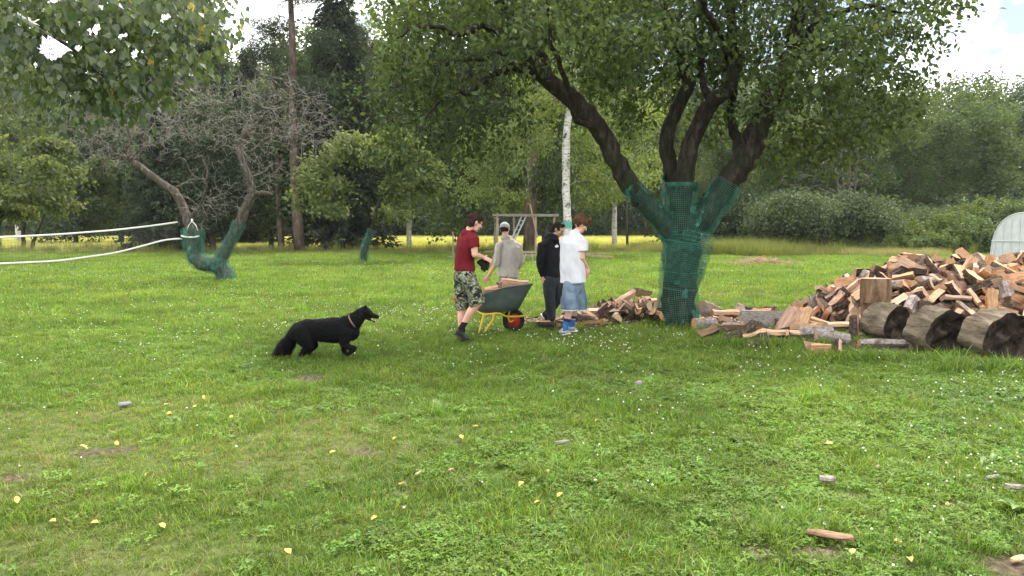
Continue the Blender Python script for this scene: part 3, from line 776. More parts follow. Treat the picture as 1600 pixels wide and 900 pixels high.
plant('birch', 960, 54, 20, 0, label='birch with light foliage right of the white birch trunk')
plant('birch', 1034, 56, 80, 0, label='slim birch stem seen just left of the big netted trunk', wide=.8)
plant('broad', 508, 49.5, 84, 0, label='feathery broadleaf tree between the tallest pine and the dark spruce', wide=1.15)
plant('broad', 424, 51.5, 122, 2, label='feathery broadleaf tree left of the tallest pine behind the dead tree', wide=1.1)
# ------------------------------------------------------------------ forest beyond the field and behind the weed bank
def skyline(px):
    return float(np.interp(px, [-200, 0, 60, 220, 300, 360, 420, 470, 560, 640, 760, 1000, 1250, 1400, 1440, 1480, 1540, 1600, 1800],
                           [60, 80, 118, 112, 60, 100, 105, 70, 40, 60, 80, 125, 115, 92, 120, 96, 98, 125, 130]))
def zone(px):
    for lim, nm in ((200, 'behind the volleyball net'), (420, 'behind the dead netted tree'), (700, 'behind the small netted apple tree'), (1000, 'behind the four people'), (1250, 'behind the big netted tree')):
        if px < lim: return nm
    return 'behind the weed bank and firewood heap'
KN = {'broad': 'dark green broadleaf forest tree', 'birch': 'lighter feathery birch in the forest edge', 'spruce': 'dark pointed spruce in the forest edge', 'pine': 'pine in the forest edge'}
rw = random.Random(3)
for row, (Y0, stp) in enumerate(((111, 52), (119, 60), (130, 64))):
    px = -140 + row * 20
    while px < 1230:
        kind = rw.choice(['broad', 'broad', 'broad', 'spruce', 'spruce', 'birch'])
        k = rw.randrange(len(KT[kind])); z = zone(px)
        plant(kind, px, Y0 + rw.uniform(-3, 3), skyline(px) + rw.uniform(-14, 34) + (26 if row == 0 else 0), k, label=KN[kind] + ' ' + z, group=KN[kind] + 's ' + z, wide=1.15)
        px += stp * rw.uniform(.75, 1.25)
for row, (Y0, stp) in enumerate(((58, 74), (68, 74), (80, 80))):
    px = 1130 + row * 30
    while px < 1800:
        kind = rw.choice(['broad', 'broad', 'broad', 'broad', 'birch']) if row else 'broad'
        k = rw.randrange(len(KT[kind])); z = zone(px)
        plant(kind, px, Y0 + rw.uniform(-2.5, 2.5), skyline(px) + rw.uniform(0, 24) + (60 - 26 * row), k, label=KN[kind] + ' ' + z, group=KN[kind] + 's ' + z, wide=1.1)
        px += stp * rw.uniform(.75, 1.2)
# shrub kinds
def shrub(name, rad, h, leafm, n=170, per=26, size=.16, hang=.1, bark=None, spread=.28, low=.25):
    t = Tree()
    for k in range(6):
        a = k * 1.05; t.limb([(0.1 * math.cos(a), .1 * math.sin(a), 0), (rad * .3 * math.cos(a), rad * .3 * math.sin(a), h * .35), (rad * .5 * math.cos(a), rad * .5 * math.sin(a), h * .65)], [.05, .035, .015], n=5, sub=3)
    L = []
    for k in range(9):
        a = k * 2.4; q = math.sqrt(k / 9); L.append(((math.cos(a) * rad * .7 * q, math.sin(a) * rad * .7 * q, h * (low + .35 * (1 - q * .5) + .12 * rng.random())), (rad * .42, rad * .42, h * .30)))
    t.connect(lobes(L, n), thick=.01, nseg=4, side=3, bigr=.05)
    return finish_tree(t, name, None, bark or M['bark_far'], leafm, t.leaves(per, spread, size, .55, hang))
KT['bush'] = [shrub('grey_bush', 3.4, 4.1, M['lf_grey'], 420, 26, .20, spread=.3)]; HT['bush'] = (4.1,)
KT['dark'] = [shrub('forest_shrub', 3.6, 5.2, M['lf_dark'], 260, 24, .34, spread=.5, low=.12)]; HT['dark'] = (5.2,)
plant('bush', 1240, 43.5, 292, 0, label='large grey green willow bush right of the big netted tree', cat='bush')
plant('bush', 1322, 44.5, 296, 0, label='round grey green bush at the left end of the weed bank', cat='bush')
plant('bush', 1590, 45.5, 318, 0, label='bush beyond the top of the greenhouse', cat='bush')
plant('bush', 1445, 47.5, 322, 0, label='low bush behind the weed bank above the woodpile', cat='bush')
for Y0, x0, x1, stp, zz in ((107.5, -60, 1180, 62, 'at the far edge of the yellow field'), (54, 1090, 1700, 78, 'behind the weed bank')):
    px = x0
    while px < x1:
        plant('dark', px + rw.uniform(-10, 10), Y0 + rw.uniform(-1, 1.5), None, 0, sc=rw.uniform(1.0, 1.5) if Y0 > 60 else rw.uniform(.7, 1.0), label='dark green shrub under the forest trees ' + zz, group='dark shrubs ' + zz, cat='shrub')
        px += stp * rw.uniform(.8, 1.2)
# far mass of the wood that closes every view between the stems
def far_mass(name, x0, x1, y0, y1, h, n, size):
    C = np.stack([rng.uniform(x0, x1, n), rng.uniform(y0, y1, n), rng.uniform(0, 1, n) ** .8 * h], 1)
    C[:, 2] *= .75 + .25 * np.sin(C[:, 0] * .35) * np.cos(C[:, 0] * .13 + 1)
    V, T, v = leaf_arrays(C, rng.normal(size=(n, 3)), size, .8)
    o = link(name, make_mesh(name, V, None, T, {'v': v}), M['lf_dark'])
    return o
tag(far_mass('far_wood', -150, 62, 138, 150, 21, 26000, 1.5), 'unbroken dark green wood far behind the field and trees', 'forest', kind='stuff')
tag(far_mass('deep_wood', 30, 110, 88, 100, 13, 15000, 1.2), 'unbroken dark green wood behind the trees at right', 'forest', kind='stuff')

# ================================================================== NEAR BIRCH (hanging leaves top left)
t = Tree()
t.limb([(-6.2, 3.4, 0), (-6.1, 3.5, 1.6), (-5.9, 3.5, 3.4), (-5.6, 3.6, 6.0)], [.16, .14, .12, .07], n=12)
L0 = [Vector((-5.9, 3.5, 3.4)), Vector((-4.6, 3.8, 3.75)), Vector((-3.2, 4.0, 3.65)), P(140, -40, 4.1), P(260, -10, 4.3), P(335, 40, 4.4)]
t.limb(L0, [.06, .045, .032, .022, .012, .006], n=6, add=True)
t.limb([L0[1], P(-120, -60, 3.4), P(20, 20, 3.5), P(130, 90, 3.6), P(185, 170, 3.6)], [.035, .022, .013, .008, .004], n=5)
t.limb([L0[1], P(-160, 30, 3.6), P(-40, 60, 3.8), P(50, 90, 3.9)], [.03, .02, .01, .004], n=5)
tg = []
def poly_pick(n, lst):
    o = []
    for i in range(n):
        (px, py, rx, ry, y0, y1) = lst[rng.integers(len(lst))]; a = rng.random() * 6.28; r = math.sqrt(rng.random())
        o.append(P(px * .97 + math.cos(a) * rx * r, py * .82 + math.sin(a) * ry * r * .9 - 6, rng.uniform(y0, y1)))
    return o
tg += poly_pick(330, [(60, 10, 130, 45, 3.2, 5), (190, 25, 130, 55, 3.2, 5), (280, 40, 70, 50, 3.4, 5), (30, 60, 60, 50, 3.2, 4.6), (190, 60, 90, 60, 3.2, 4.5), (200, 120, 70, 60, 3.2, 4.4), (250, 90, 60, 50, 3.3, 4.6), (-40, 20, 60, 80, 3.2, 5), (150, 150, 25, 50, 3.4, 4.2), (60, 110, 40, 40, 3.2, 4.2), (320, 40, 45, 45, 3.6, 5), (310, 80, 40, 30, 3.6, 5), (120, 150, 60, 30, 3.3, 4.2), (215, 155, 35, 30, 3.4, 4.2), (110, 45, 60, 40, 3.2, 4.6), (250, 30, 80, 40, 3.2, 5)])
t.connect(tg, droop=.15, thick=.005, nseg=5, side=3, bigr=.02, minr=.0012, curl=.1)
E = np.array(t.ends); D = np.array(t.enddir)
per = 16; C = np.repeat(E, per, 0) + rng.normal(size=(len(E) * per, 3)) * (.07, .07, .085); DD = np.repeat(D, per, 0) * .3 + rng.normal(size=(len(E) * per, 3)) * .45 + (0, 0, -1.0)
pxs = C[:, 0] / C[:, 1] * F + 800; pys = 355 - (C[:, 2] - CAMZ) / C[:, 1] * F
gap = ((pxs - 97) / 26) ** 2 + ((pys - 75) / 22) ** 2 < 1
gap |= (np.sin(pxs * .061 + 1.0) * np.cos(pys * .083) + .7 * np.sin(pxs * .13 + pys * .11) + .5 * np.sin(pxs * .027 - pys * .19)) > .62 + .5 * (pys < 45)
C, DD, pxs, pys = C[~gap], DD[~gap], pxs[~gap], pys[~gap]
r = empty('birch_tree', (-6.2, 3.4, 0)); tag(r, 'near birch whose drooping leafy branches hang in at the top left', 'tree')
link('trunk', t.mb.mesh('trunk', True, off=r.location), M['birch'], r)
link('branches', t.tw.mesh('branches', True, off=r.location), M['bark'], r)
vis = np.where((pxs > -10) & (pxs < 420) & (pys > -5) & (pys < 260) & (C[:, 1] < 4.1))[0]
vis = vis[np.argsort(C[vis, 1])][:290]; msk = np.ones(len(C), bool); msk[vis] = False
V, T, v = leaf_arrays(C[msk], DD[msk], .043, .78, up=.2, fold=.3, jitter=.15)
cr = link('crown', make_mesh('crown', V - np.array(tuple(r.location)), None, T, {'v': v}), M['lf_birchnear'], r); cr['kind'] = 'stuff'
# ovate birch leaf, shared by the singly built leaves
lms = []
for k in range(8):
    prof = [(0, .02), (.18, .34), (.36, .40), (.6, .27), (.82, .1), (1.0, .004)]; V = []; Qd = []
    bend = rng.normal() * .15; g = rng.random() * .93
    for i, (z, w_) in enumerate(prof):
        c = Vector((0, bend * z * z, -z)); V += [c + Vector((-w_, w_ * .35, 0)), c, c + Vector((w_, w_ * .35, 0))]
        if i: o_ = (i - 1) * 3; Qd += [(o_, o_ + 1, o_ + 4, o_ + 3), (o_ + 1, o_ + 2, o_ + 5, o_ + 4)]
    V += [Vector((-.012, 0, .0)), Vector((.012, 0, 0)), Vector((0, 0, .35))]; nV = len(V)
    me = make_mesh('leaf', [tuple(q * .037) for q in V], Qd, [(nV - 3, nV - 2, nV - 1)], {'v': np.full(nV, g)}, None, True)
    me.materials.append(M['lf_birchnear']); lms.append(me)
for i in vis:
    o = bpy.data.objects.new('leaf', lms[rng.integers(8)]); COL.objects.link(o); o.parent = r
    o.location = Vector(C[i]) - r.location; d = Vector(DD[i]).normalized()
    q = (-d).to_track_quat('Z', 'Y') @ Matrix.Rotation(rng.random() * 6.28, 3, 'Z').to_quaternion()
    o.rotation_mode = 'QUATERNION'; o.rotation_quaternion = q; s = rng.uniform(.75, 1.3); o.scale = (s, s, s)

# ================================================================== BIG APPLE TREE
YT = 11.9
def PT(px, py, dy=0.0): return P(px, py, YT + dy)
BT = Tree()
base = PT(1057, 505); base.z = -0.05
BT.limb([base, PT(1060, 470), PT(1064, 430, .02), PT(1068, 395, .03), PT(1070, 372, .03)], [.30, .265, .26, .27, .25], n=20, wob=.05)
BT.limb([PT(1066, 392, 0), PT(1040, 352, -.05), PT(1010, 318, -.1), PT(985, 290, -.15), PT(960, 245, -.2), PT(935, 198, -.3), PT(900, 163, -.4), PT(860, 128, -.45), PT(832, 103, -.5)], [.17, .155, .15, .155, .15, .145, .14, .125, .12], n=14, wob=.06, jit=.012)
BT.limb([PT(832, 103, -.5), PT(812, 70, -.5), PT(800, 30, -.4), PT(770, -10, -.3), PT(730, -60, -.2)], [.115, .10, .08, .06, .03], n=10, jit=.012)
BT.limb([PT(838, 108, -.5), PT(800, 106, -.7), PT(770, 118, -.9), PT(735, 142, -1.1), PT(700, 150, -1.3), PT(665, 185, -1.4)], [.075, .065, .055, .045, .03, .012], n=8, jit=.02)
BT.limb([PT(860, 125, -.45), PT(845, 85, 0), PT(820, 50, .5), PT(790, 20, .9), PT(760, -30, 1.2)], [.08, .07, .06, .05, .03], n=8, jit=.015)
BT.limb([PT(800, 60, -.5), PT(765, 45, -.8), PT(715, 50, -1.2), PT(665, 40, -1.6), PT(620, 60, -1.8)], [.06, .05, .04, .03, .012], n=8, jit=.02)
BT.limb([PT(815, 75, -.4), PT(775, 85, -.2), PT(720, 95, .4), PT(670, 110, .8), PT(630, 150, 1.0)], [.05, .045, .035, .025, .01], n=7, jit=.02)
BT.limb([PT(935, 200, -.3), PT(905, 190, -.8), PT(880, 120, -1.3), PT(860, 60, -1.7), PT(850, -20, -2.0)], [.05, .045, .04, .03, .02], n=7, jit=.02)
BT.limb([PT(1068, 395, .05), PT(1062, 330, .12), PT(1051, 275, .2), PT(1042, 233, .25), PT(1047, 200, .3), PT(1061, 163, .35), PT(1077, 130, .4), PT(1065, 93, .4), PT(1047, 47, .4), PT(1035, -20, .4), PT(1010, -120, .4)], [.15, .14, .13, .12, .115, .105, .11, .10, .09, .075, .04], n=13, wob=.05, jit=.012)
BT.limb([PT(1066, 385, -.05), PT(1066, 320, -.08), PT(1072, 268, -.1), PT(1084, 212, -.1), PT(1112, 160, -.15), PT(1135, 142, -.2), PT(1145, 90, -.2), PT(1143, 28, -.2), PT(1150, -60, -.1)], [.16, .15, .145, .135, .12, .11, .08, .07, .04], n=13, wob=.05, jit=.012)
BT.limb([PT(1112, 160, -.1), PT(1098, 130, .3), PT(1094, 90, .6), PT(1096, 40, .8), PT(1085, -60, 1.0)], [.07, .06, .055, .045, .025], n=8, jit=.012)
BT.limb([PT(1070, 380, 0), PT(1093, 345, -.1), PT(1122, 305, -.2), PT(1148, 268, -.3), PT(1170, 235, -.35), PT(1184, 195, -.4), PT(1205, 150, -.4), PT(1230, 103, -.4), PT(1243, 70, -.4), PT(1247, 14, -.4), PT(1262, -60, -.3), PT(1270, -140, -.2)], [.19, .19, .185, .18, .175, .165, .155, .13, .11, .10, .07, .04], n=15, wob=.06, jit=.015)
BT.limb([PT(1156, 250, -.2), PT(1150, 215, .2), PT(1143, 180, .4), PT(1148, 130, .6), PT(1160, 70, .8), PT(1170, -20, 1.0)], [.10, .085, .07, .06, .045, .025], n=9, jit=.015)
BT.limb([PT(1180, 205, -.4), PT(1205, 150, .3), PT(1240, 90, .9), PT(1290, 50, 1.5), PT(1350, 20, 2.0)], [.07, .06, .05, .035, .012], n=8, jit=.02)
BT.limb([PT(1200, 160, -.4), PT(1230, 110, -.7), PT(1275, 80, -1.1), PT(1320, 70, -1.4), PT(1350, 90, -1.6)], [.055, .045, .03, .018, .008], n=8, jit=.02)
BT.limb([PT(1243, 70, -.4), PT(1290, 30, -.6), PT(1350, 10, -.8), PT(1410, 20, -1.0)], [.06, .05, .035, .012], n=8, jit=.02)
BT.limb([PT(1140, 90, -.2), PT(1115, 40, -1.2), PT(1090, -10, -2.2), PT(1060, -60, -3.0)], [.05, .045, .035, .015], n=7, jit=.02)
LB = []
def lb(px, py, dy, rx, ry, rd, wt=1.0):
    Y_ = YT + dy; LB.append((P(px, py, Y_), (rx * Y_ / F, rd, ry * Y_ / F)))
lb(650, 60, -.6, 70, 60, 1.3); lb(700, 110, -.8, 75, 70, 1.3); lb(660, 150, -.2, 75, 55, 1.2); lb(740, 170, -.8, 60, 40, 1.0); lb(640, 20, .3, 60, 40, 1.4)
lb(760, 30, .2, 90, 70, 1.8); lb(830, 20, -.5, 90, 60, 2.0); lb(900, 40, .4, 80, 80, 1.8); lb(960, 60, -.2, 80, 90, 1.8); lb(960, 150, .8, 70, 55, 1.0)
lb(1020, 40, .6, 80, 90, 1.8); lb(1000, 150, .9, 60, 60, .9); lb(1090, 40, .3, 90, 90, 2.0); lb(1170, 30, -.4, 90, 90, 2.0); lb(1110, 110, 1.0, 60, 80, .8); lb(1150, 130, .9, 70, 60, .9)
lb(1250, 30, 0, 90, 80, 2.0); lb(1330, 30, -.3, 90, 60, 1.8); lb(1420, 20, -.4, 55, 55, 1.4); lb(1290, 110, -.6, 80, 60, 1.5); lb(1350, 130, -.4, 65, 65, 1.4); lb(1320, 190, -.6, 65, 45, 1.1); lb(1240, 190, .3, 50, 60, 1.0); lb(1200, 150, -.7, 60, 70, .8); lb(1400, 100, -.2, 50, 60, 1.1); lb(1385, 190, -.5, 30, 40, .7); lb(1290, 250, -.4, 30, 45, .5)
lb(1010, 70, -2.0, 70, 60, .8); lb(1270, 90, -2.0, 60, 70, .8); lb(930, 50, -2.2, 70, 50, .8); lb(850, 40, -2.2, 60, 40, .8); lb(620, 190, -.5, 40, 40, .8); lb(690, 205, -.2, 50, 35, .8); lb(600, 110, -.3, 35, 45, .8); lb(610, 225, -.3, 25, 25, .6); lb(660, 215, -.9, 60, 35, .9); lb(725, 225, -.2, 50, 30, .8); lb(790, 175, -.9, 50, 40, .8); lb(640, 120, -1.2, 70, 50, .8); lb(600, 170, .2, 30, 45, .8); lb(830, 75, -1.4, 60, 40, .8); lb(740, 100, -1.6, 70, 60, .8); lb(760, 215, -.6, 45, 30, .7); lb(1225, 270, -.3, 22, 30, .4); lb(1275, 265, -.5, 22, 28, .4); lb(1335, 235, -.5, 28, 35, .6); lb(1415, 165, -.3, 25, 40, .6); lb(1460, 40, -.3, 25, 35, .8)
lb(1040, -80, 0, 250, 70, 3.2); lb(850, -70, 0, 160, 60, 2.6); lb(1260, -80, 0, 180, 70, 2.8); lb(700, -30, 0, 100, 50, 2.0); lb(790, 90, -.2, 60, 50, 1.4); lb(1100, 200, .9, 50, 40, .5); lb(1220, 250, .4, 35, 30, .4)
tg = lobes(LB, 1850)
def free(px, py):
    return ((px - 640) / 28) ** 2 + ((py - 22) / 18) ** 2 > 1 and not (px > 1395 + (py < 60) * 70 - max(0, py - 150) * .1 + 40)
BT.connect(tg, droop=.08, thick=.012, nseg=5, side=4, bigr=.05, minr=.0028, curl=.14)
# bare hanging twigs inside the left part of the crown
E = np.array(BT.ends); pE = E[:, 0] / E[:, 1] * F + 800; yE = 355 - (E[:, 2] - CAMZ) / E[:, 1] * F
full = np.ones(len(E), bool); left = (pE < 800) & (yE > 60); full &= ~(left & (rng.random(len(E)) < .42)); full &= rng.random(len(E)) > .06
lv = BT.leaves(14, .13, .098, .60, .5, np.where(full)[0], flat=.9)
tg2 = []
for i in range(520):
    a = rng.random() * 6.28; r_ = math.sqrt(rng.random()); tg2.append(P(700 + 105 * math.cos(a) * r_, 150 + 75 * math.sin(a) * r_, YT + rng.uniform(-1.8, .9)))
BT.connect(tg2, droop=.25, thick=.010, nseg=5, side=3, bigr=.03, minr=.0055, curl=.25)
troot = finish_tree(BT, 'apple_tree', None, M['bark'], M['lf_apple'], lv, 'large spreading apple tree with thick dark limbs rising from green netting', 'tree', None, None, (base.x, base.y, 0))

# ------------------------------------------------------------------ green netting
def netmat():
    m, nt, b = mat('green_net', 0.5, 0.3)
    uv = N(nt, 'ShaderNodeUVMap'); sx = N(nt, 'ShaderNodeSeparateXYZ'); nt.links.new(uv.outputs[0], sx.inputs[0])
    def line(o):
        return math_(nt, 'LESS_THAN', math_(nt, 'FRACT', math_(nt, 'MULTIPLY', o, 1 / .030)), .17)
    g = math_(nt, 'MAXIMUM', line(sx.outputs[0]), line(sx.outputs[1]))
    f = noise(nt, 5, 4, 'Object', (1, 1, .6))
    thick_ = math_(nt, 'GREATER_THAN', f, .62)
    al = math_(nt, 'MAXIMUM', g, thick_)
    c = ramp(nt, noise(nt, 9, 4, 'Object'), [(0.3, (0.03, 0.12, 0.088)), (0.6, (0.06, 0.21, 0.155)), (0.8, (0.18, 0.36, 0.30))])
    nt.links.new(c, b.inputs['Base Color'])
    tr = N(nt, 'ShaderNodeBsdfTransparent'); tl = N(nt, 'ShaderNodeBsdfTranslucent'); nt.links.new(c, tl.inputs[0])
    m0 = N(nt, 'ShaderNodeMixShader'); m0.inputs[0].default_value = .35; nt.links.new(b.outputs[0], m0.inputs[1]); nt.links.new(tl.outputs[0], m0.inputs[2])
    m1 = N(nt, 'ShaderNodeMixShader'); nt.links.new(al, m1.inputs[0]); nt.links.new(tr.outputs[0], m1.inputs[1]); nt.links.new(m0.outputs[0], m1.inputs[2])
    nt.links.new(m1.outputs[0], nt.nodes['Material Output'].inputs[0]); return m
M['net'] = netmat()
M['cord_green'] = simple('green_cord', (0.04, 0.20, 0.13), .6)
M['rope'] = simple('white_rope', (0.72, 0.70, 0.66), .7, .08, 40)
def sleeve(mb, pts, rad, n=40, sub=8, wr=.03, seed=0.0):
    p = [Vector(q) for q in pts]; m = len(p); out, rr = [], []
    for i in range(m - 1):
        p0 = p[max(i - 1, 0)]; p1 = p[i]; p2 = p[i + 1]; p3 = p[min(i + 2, m - 1)]
        for k in range(sub):
            t = k / sub; out.append(0.5 * ((2 * p1) + (p2 - p0) * t + (2 * p0 - 5 * p1 + 4 * p2 - p3) * t * t + (-p0 + 3 * p1 - 3 * p2 + p3) * t ** 3)); rr.append(rad[i] * (1 - t) + rad[i + 1] * t)
    out.append(p[-1]); rr.append(rad[-1])
    k0 = len(mb.V); mb.tube(out, rr, n=n, caps=False, ref=(1, 0.01, 0.3))
    V = mb.V[k0]; nn = len(out)
    for i in range(nn):
        for j in range(n):
            c = np.array(tuple(out[i])); v = V[i * n + j]; d = v - c
            q = mnoise.noise(Vector((v[0] * 9 + seed, v[1] * 9, v[2] * 3))) + .6 * mnoise.noise(Vector((v[0] * 4 + seed, v[1] * 4, v[2] * 14)))
            V[i * n + j] = c + d * (1 + q * wr / max(rr[i], .02) * 1.2)
def net_thing(label, sleeves, cords, loc):
    r = empty('trunk_netting', loc); tag(r, label, 'netting')
    for sl_ in sleeves:
        mb = MB(); sleeve(mb, *sl_); link('net_sleeve', mb.mesh('net_sleeve', True, True, off=loc), M['net'], r)
    for pts, rad in cords:
        mb = MB(); mb.tube(pts, rad, n=5); link('tie_cord', mb.mesh('tie_cord', True, off=loc), M['cord_green'], r)
    return r
def ring(c, r, tilt=0.02, n=24): return [(c.x + r * math.cos(a), c.y + r * math.sin(a), c.z + tilt * math.sin(a * 2 + 1)) for a in np.linspace(0, 2 * PI, n)]
net_thing('green mesh netting wrapped round the big apple tree trunk and its forking limbs',
  [([Vector((base.x, base.y, -.02)), PT(1059, 480), PT(1061, 450), PT(1064, 420), PT(1067, 392), PT(1070, 378)], [.345, .32, .315, .33, .34, .35], 48, 8, .03),
   ([PT(1062, 440), PT(1070, 410, -.05), PT(1078, 382, -.05), PT(1080, 372, -.02)], [.30, .335, .36, .37], 44, 6, .05, 3.0),
   ([PT(1062, 392, 0), PT(1040, 352, -.05), PT(1010, 318, -.1), PT(980, 290, -.14)], [.20, .185, .175, .17], 30, 8, .02, 5.0),
   ([PT(1066, 390, .0), PT(1063, 330, .0), PT(1062, 290, .02), PT(1062, 284, .02)], [.30, .29, .29, .27], 34, 8, .03, 7.0),
   ([PT(1072, 385, 0), PT(1096, 345, -.1), PT(1124, 308, -.2), PT(1140, 284, -.25)], [.24, .25, .24, .20], 34, 8, .04, 9.0),
   ([PT(1090, 360, .1), PT(1112, 330, .1), PT(1135, 305, .05), PT(1150, 288, 0)], [.20, .19, .16, .10], 30, 6, .04, 11.)],
  [(ring(PT(1069, 377), .36, .03), .006), (ring(PT(1062, 424), .335, .02), .005), (ring(PT(1061, 450), .33, .02), .004)], (base.x, base.y, 0))

# ================================================================== DEAD NETTED TREE
YD = 21.6
def PD(px, py, dy=0.0): return P(px, py, YD + dy)
DT = Tree()
b0 = PD(354, 438); b0.z = -.05
DT.limb([b0, PD(346, 422), PD(334, 414, -.05), PD(316, 412, -.1), PD(304, 402, -.1), PD(302, 385, -.1), PD(298, 362, -.05), PD(294, 345, 0), PD(284, 318, .1), PD(272, 300, .1), PD(250, 284, .15), PD(225, 265, .2), PD(208, 250, .3)], [.22, .22, .2, .19, .17, .15, .14, .14, .13, .11, .10, .09, .08], n=12, jit=.012)
DT.limb([PD(342, 420), PD(345, 405, .05), PD(356, 385, .1), PD(368, 360, .1), PD(380, 335, .1), PD(390, 312, .1), PD(394, 300, .1), PD(386, 270, .1), PD(376, 245, .1), PD(374, 228, .1), PD(384, 208, .1), PD(400, 196, .1), PD(412, 180, 0)], [.17, .16, .15, .14, .14, .14, .12, .10, .09, .08, .07, .06, .04], n=12, jit=.012)
DT.limb([PD(392, 310, .1), PD(402, 302, 0), PD(414, 302, -.1), PD(424, 303, -.1)], [.09, .08, .06, .05], n=8, jit=.01)
DT.limb([PD(208, 250, .3), PD(200, 235, .2), PD(204, 215, .2), PD(196, 195, .1)], [.07, .06, .045, .03], n=8, jit=.02)
DT.limb([PD(210, 250, .3), PD(222, 238, .4), PD(226, 215, .4), PD(222, 190, .4)], [.06, .05, .04, .02], n=8, jit=.02)
DT.limb([PD(204, 252, .3), PD(185, 245, .2), PD(165, 248, .1), PD(150, 242, .1)], [.05, .04, .03, .015], n=6, jit=.03)
DT.limb([PD(296, 350, 0), PD(306, 332, -.3), PD(316, 312, -.6), PD(325, 280, -.9), PD(318, 250, -1)], [.06, .05, .04, .03, .015], n=6, jit=.02)
DT.limb([PD(310, 395, 0), PD(314, 365, -.1), PD(318, 345, -.1), PD(330, 320, -.2), PD(345, 300, -.3)], [.05, .045, .035, .025, .012], n=6, jit=.02)
DT.limb([PD(376, 240, .1), PD(400, 232, .3), PD(430, 210, .5), PD(470, 200, .6)], [.05, .04, .03, .012], n=6, jit=.03)
DT.limb([PD(412, 180, 0), PD(440, 160, -.2), PD(475, 150, -.4), PD(515, 165, -.5)], [.035, .03, .02, .01], n=5, jit=.03)
DT.limb([PD(300, 225, -.5), PD(290, 200, -.5), PD(270, 170, -.4)], [.03, .025, .012], n=5, jit=.03)
LD = []
def ld(px, py, dy, rx, ry, rd): Y_ = YD + dy; LD.append((P(px, py, Y_), (rx * Y_ / F, rd, ry * Y_ / F)))
ld(430, 170, 0, 90, 50, 1.6); ld(480, 195, .3, 60, 40, 1.3); ld(400, 210, -.2, 60, 50, 1.2); ld(230, 185, .2, 75, 50, 1.5); ld(180, 225, .2, 50, 45, 1.2); ld(300, 180, 0, 70, 50, 1.6); ld(320, 300, -.4, 42, 42, .8); ld(350, 320, -.3, 30, 25, .5); ld(400, 260, .2, 40, 35, .8); ld(420, 130, 0, 60, 25, 1.0); ld(150, 200, 0, 40, 40, 1.2); ld(300, 140, 0, 90, 30, 1.4)
DT.connect(lobes(LD, 950), droop=.12, thick=.014, nseg=6, side=3, bigr=.03, minr=.0045, curl=.22)
for k in range(2): DT.connect([np.array(e) + rng.normal(size=3) * (.30, .3, .22) - (0, 0, .14) for e in DT.ends[k::2][:1300]], droop=.2, thick=.007, nseg=3, side=3, bigr=.02, minr=.0040, curl=.3)
finish_tree(DT, 'dead_apple_tree', None, M['bark_dead'], None, None, 'leafless grey dead apple tree with forked netted trunk by the volleyball net', 'tree', None, M['twig_dead'], (b0.x, b0.y, 0))
net_thing('green mesh netting round the U shaped trunk of the dead tree',
  [([Vector((b0.x, b0.y, -.02)), PD(348, 422), PD(334, 413, -.05), PD(316, 410, -.1), PD(303, 400, -.1), PD(299, 378, -.1), PD(297, 358, -.05)], [.30, .30, .27, .26, .24, .24, .26], 34, 7, .03),
   ([PD(340, 418), PD(346, 402, .05), PD(357, 383, .1), PD(369, 358, .1), PD(374, 347, .1)], [.24, .22, .2, .19, .2], 30, 7, .03, 4.0),
   ([PD(312, 404), PD(313, 385, -.05), PD(314, 368, -.1), PD(315, 358, -.1)], [.12, .12, .11, .10], 20, 6, .03, 8.0)],
  [(ring(PD(357, 383, .1), .21), .006)], (b0.x, b0.y, 0))
# leafy small apple tree with net, and the one at the left edge
def small_apple(px, gy, stem, lob, leafm, label, ntw=330, per=24, size=.15, netted=True, lbl2='', seedr=.1, name='apple_tree'):
    g = G(px, gy); Yd = g.y; t = Tree()
    t.limb([(g.x, g.y, -.05)] + [P(a, b_, Yd) for a, b_ in stem], [seedr * 1.5, seedr * 1.3, seedr * 1.2, seedr, seedr * .7, seedr * .5][:len(stem) + 1], n=9, jit=.015)
    L = []
    for a, b_, dy, rx, ry, rd in lob:
        for k in range(4): q = rng.uniform(.30, .52); L.append((P(a + rng.normal() * rx * .55, b_ + rng.normal() * ry * .5, Yd + dy + rng.normal() * rd * .5), (rx * Yd / F * q, rd * q, ry * Yd / F * q)))
    t.connect(lobes(L, ntw), thick=.015, nseg=5, side=3, bigr=.08, minr=.004)
    r = finish_tree(t, name, None, M['bark'], leafm, t.leaves(int(per * .55), .16, size * 1.35, .6, .25), label, 'tree', None, None, (g.x, g.y, 0))
    if netted:
        st = [(g.x, g.y, -.02)] + [P(a, b_, Yd) for a, b_ in stem[:3]]
        net_thing(lbl2, [(st, [seedr * 2.5, seedr * 2.1, seedr * 2.0, seedr * 2.1][:len(st)], 22, 7, .03, 2.0)], [], (g.x, g.y, 0))
    return r
small_apple(568, 411, [(569, 395), (574, 378), (581, 358), (590, 325), (606, 285)],
  [(500, 270, 0, 45, 45, 1.2), (560, 250, .3, 60, 45, 1.6), (620, 240, 0, 50, 40, 1.3), (640, 290, .2, 40, 30, 1.0), (510, 315, -.3, 45, 25, 1.1), (585, 225, .4, 50, 25, 1.0), (655, 255, 0, 25, 30, .7), (480, 305, 0, 25, 35, .8), (610, 335, .5, 30, 18, .7), (545, 330, 0, 35, 18, .8)], M['lf_orchard'],
  'small leafy apple tree with pale green crown left of the people', lbl2='green mesh netting on the thin trunk of the small leafy apple tree', ntw=420)
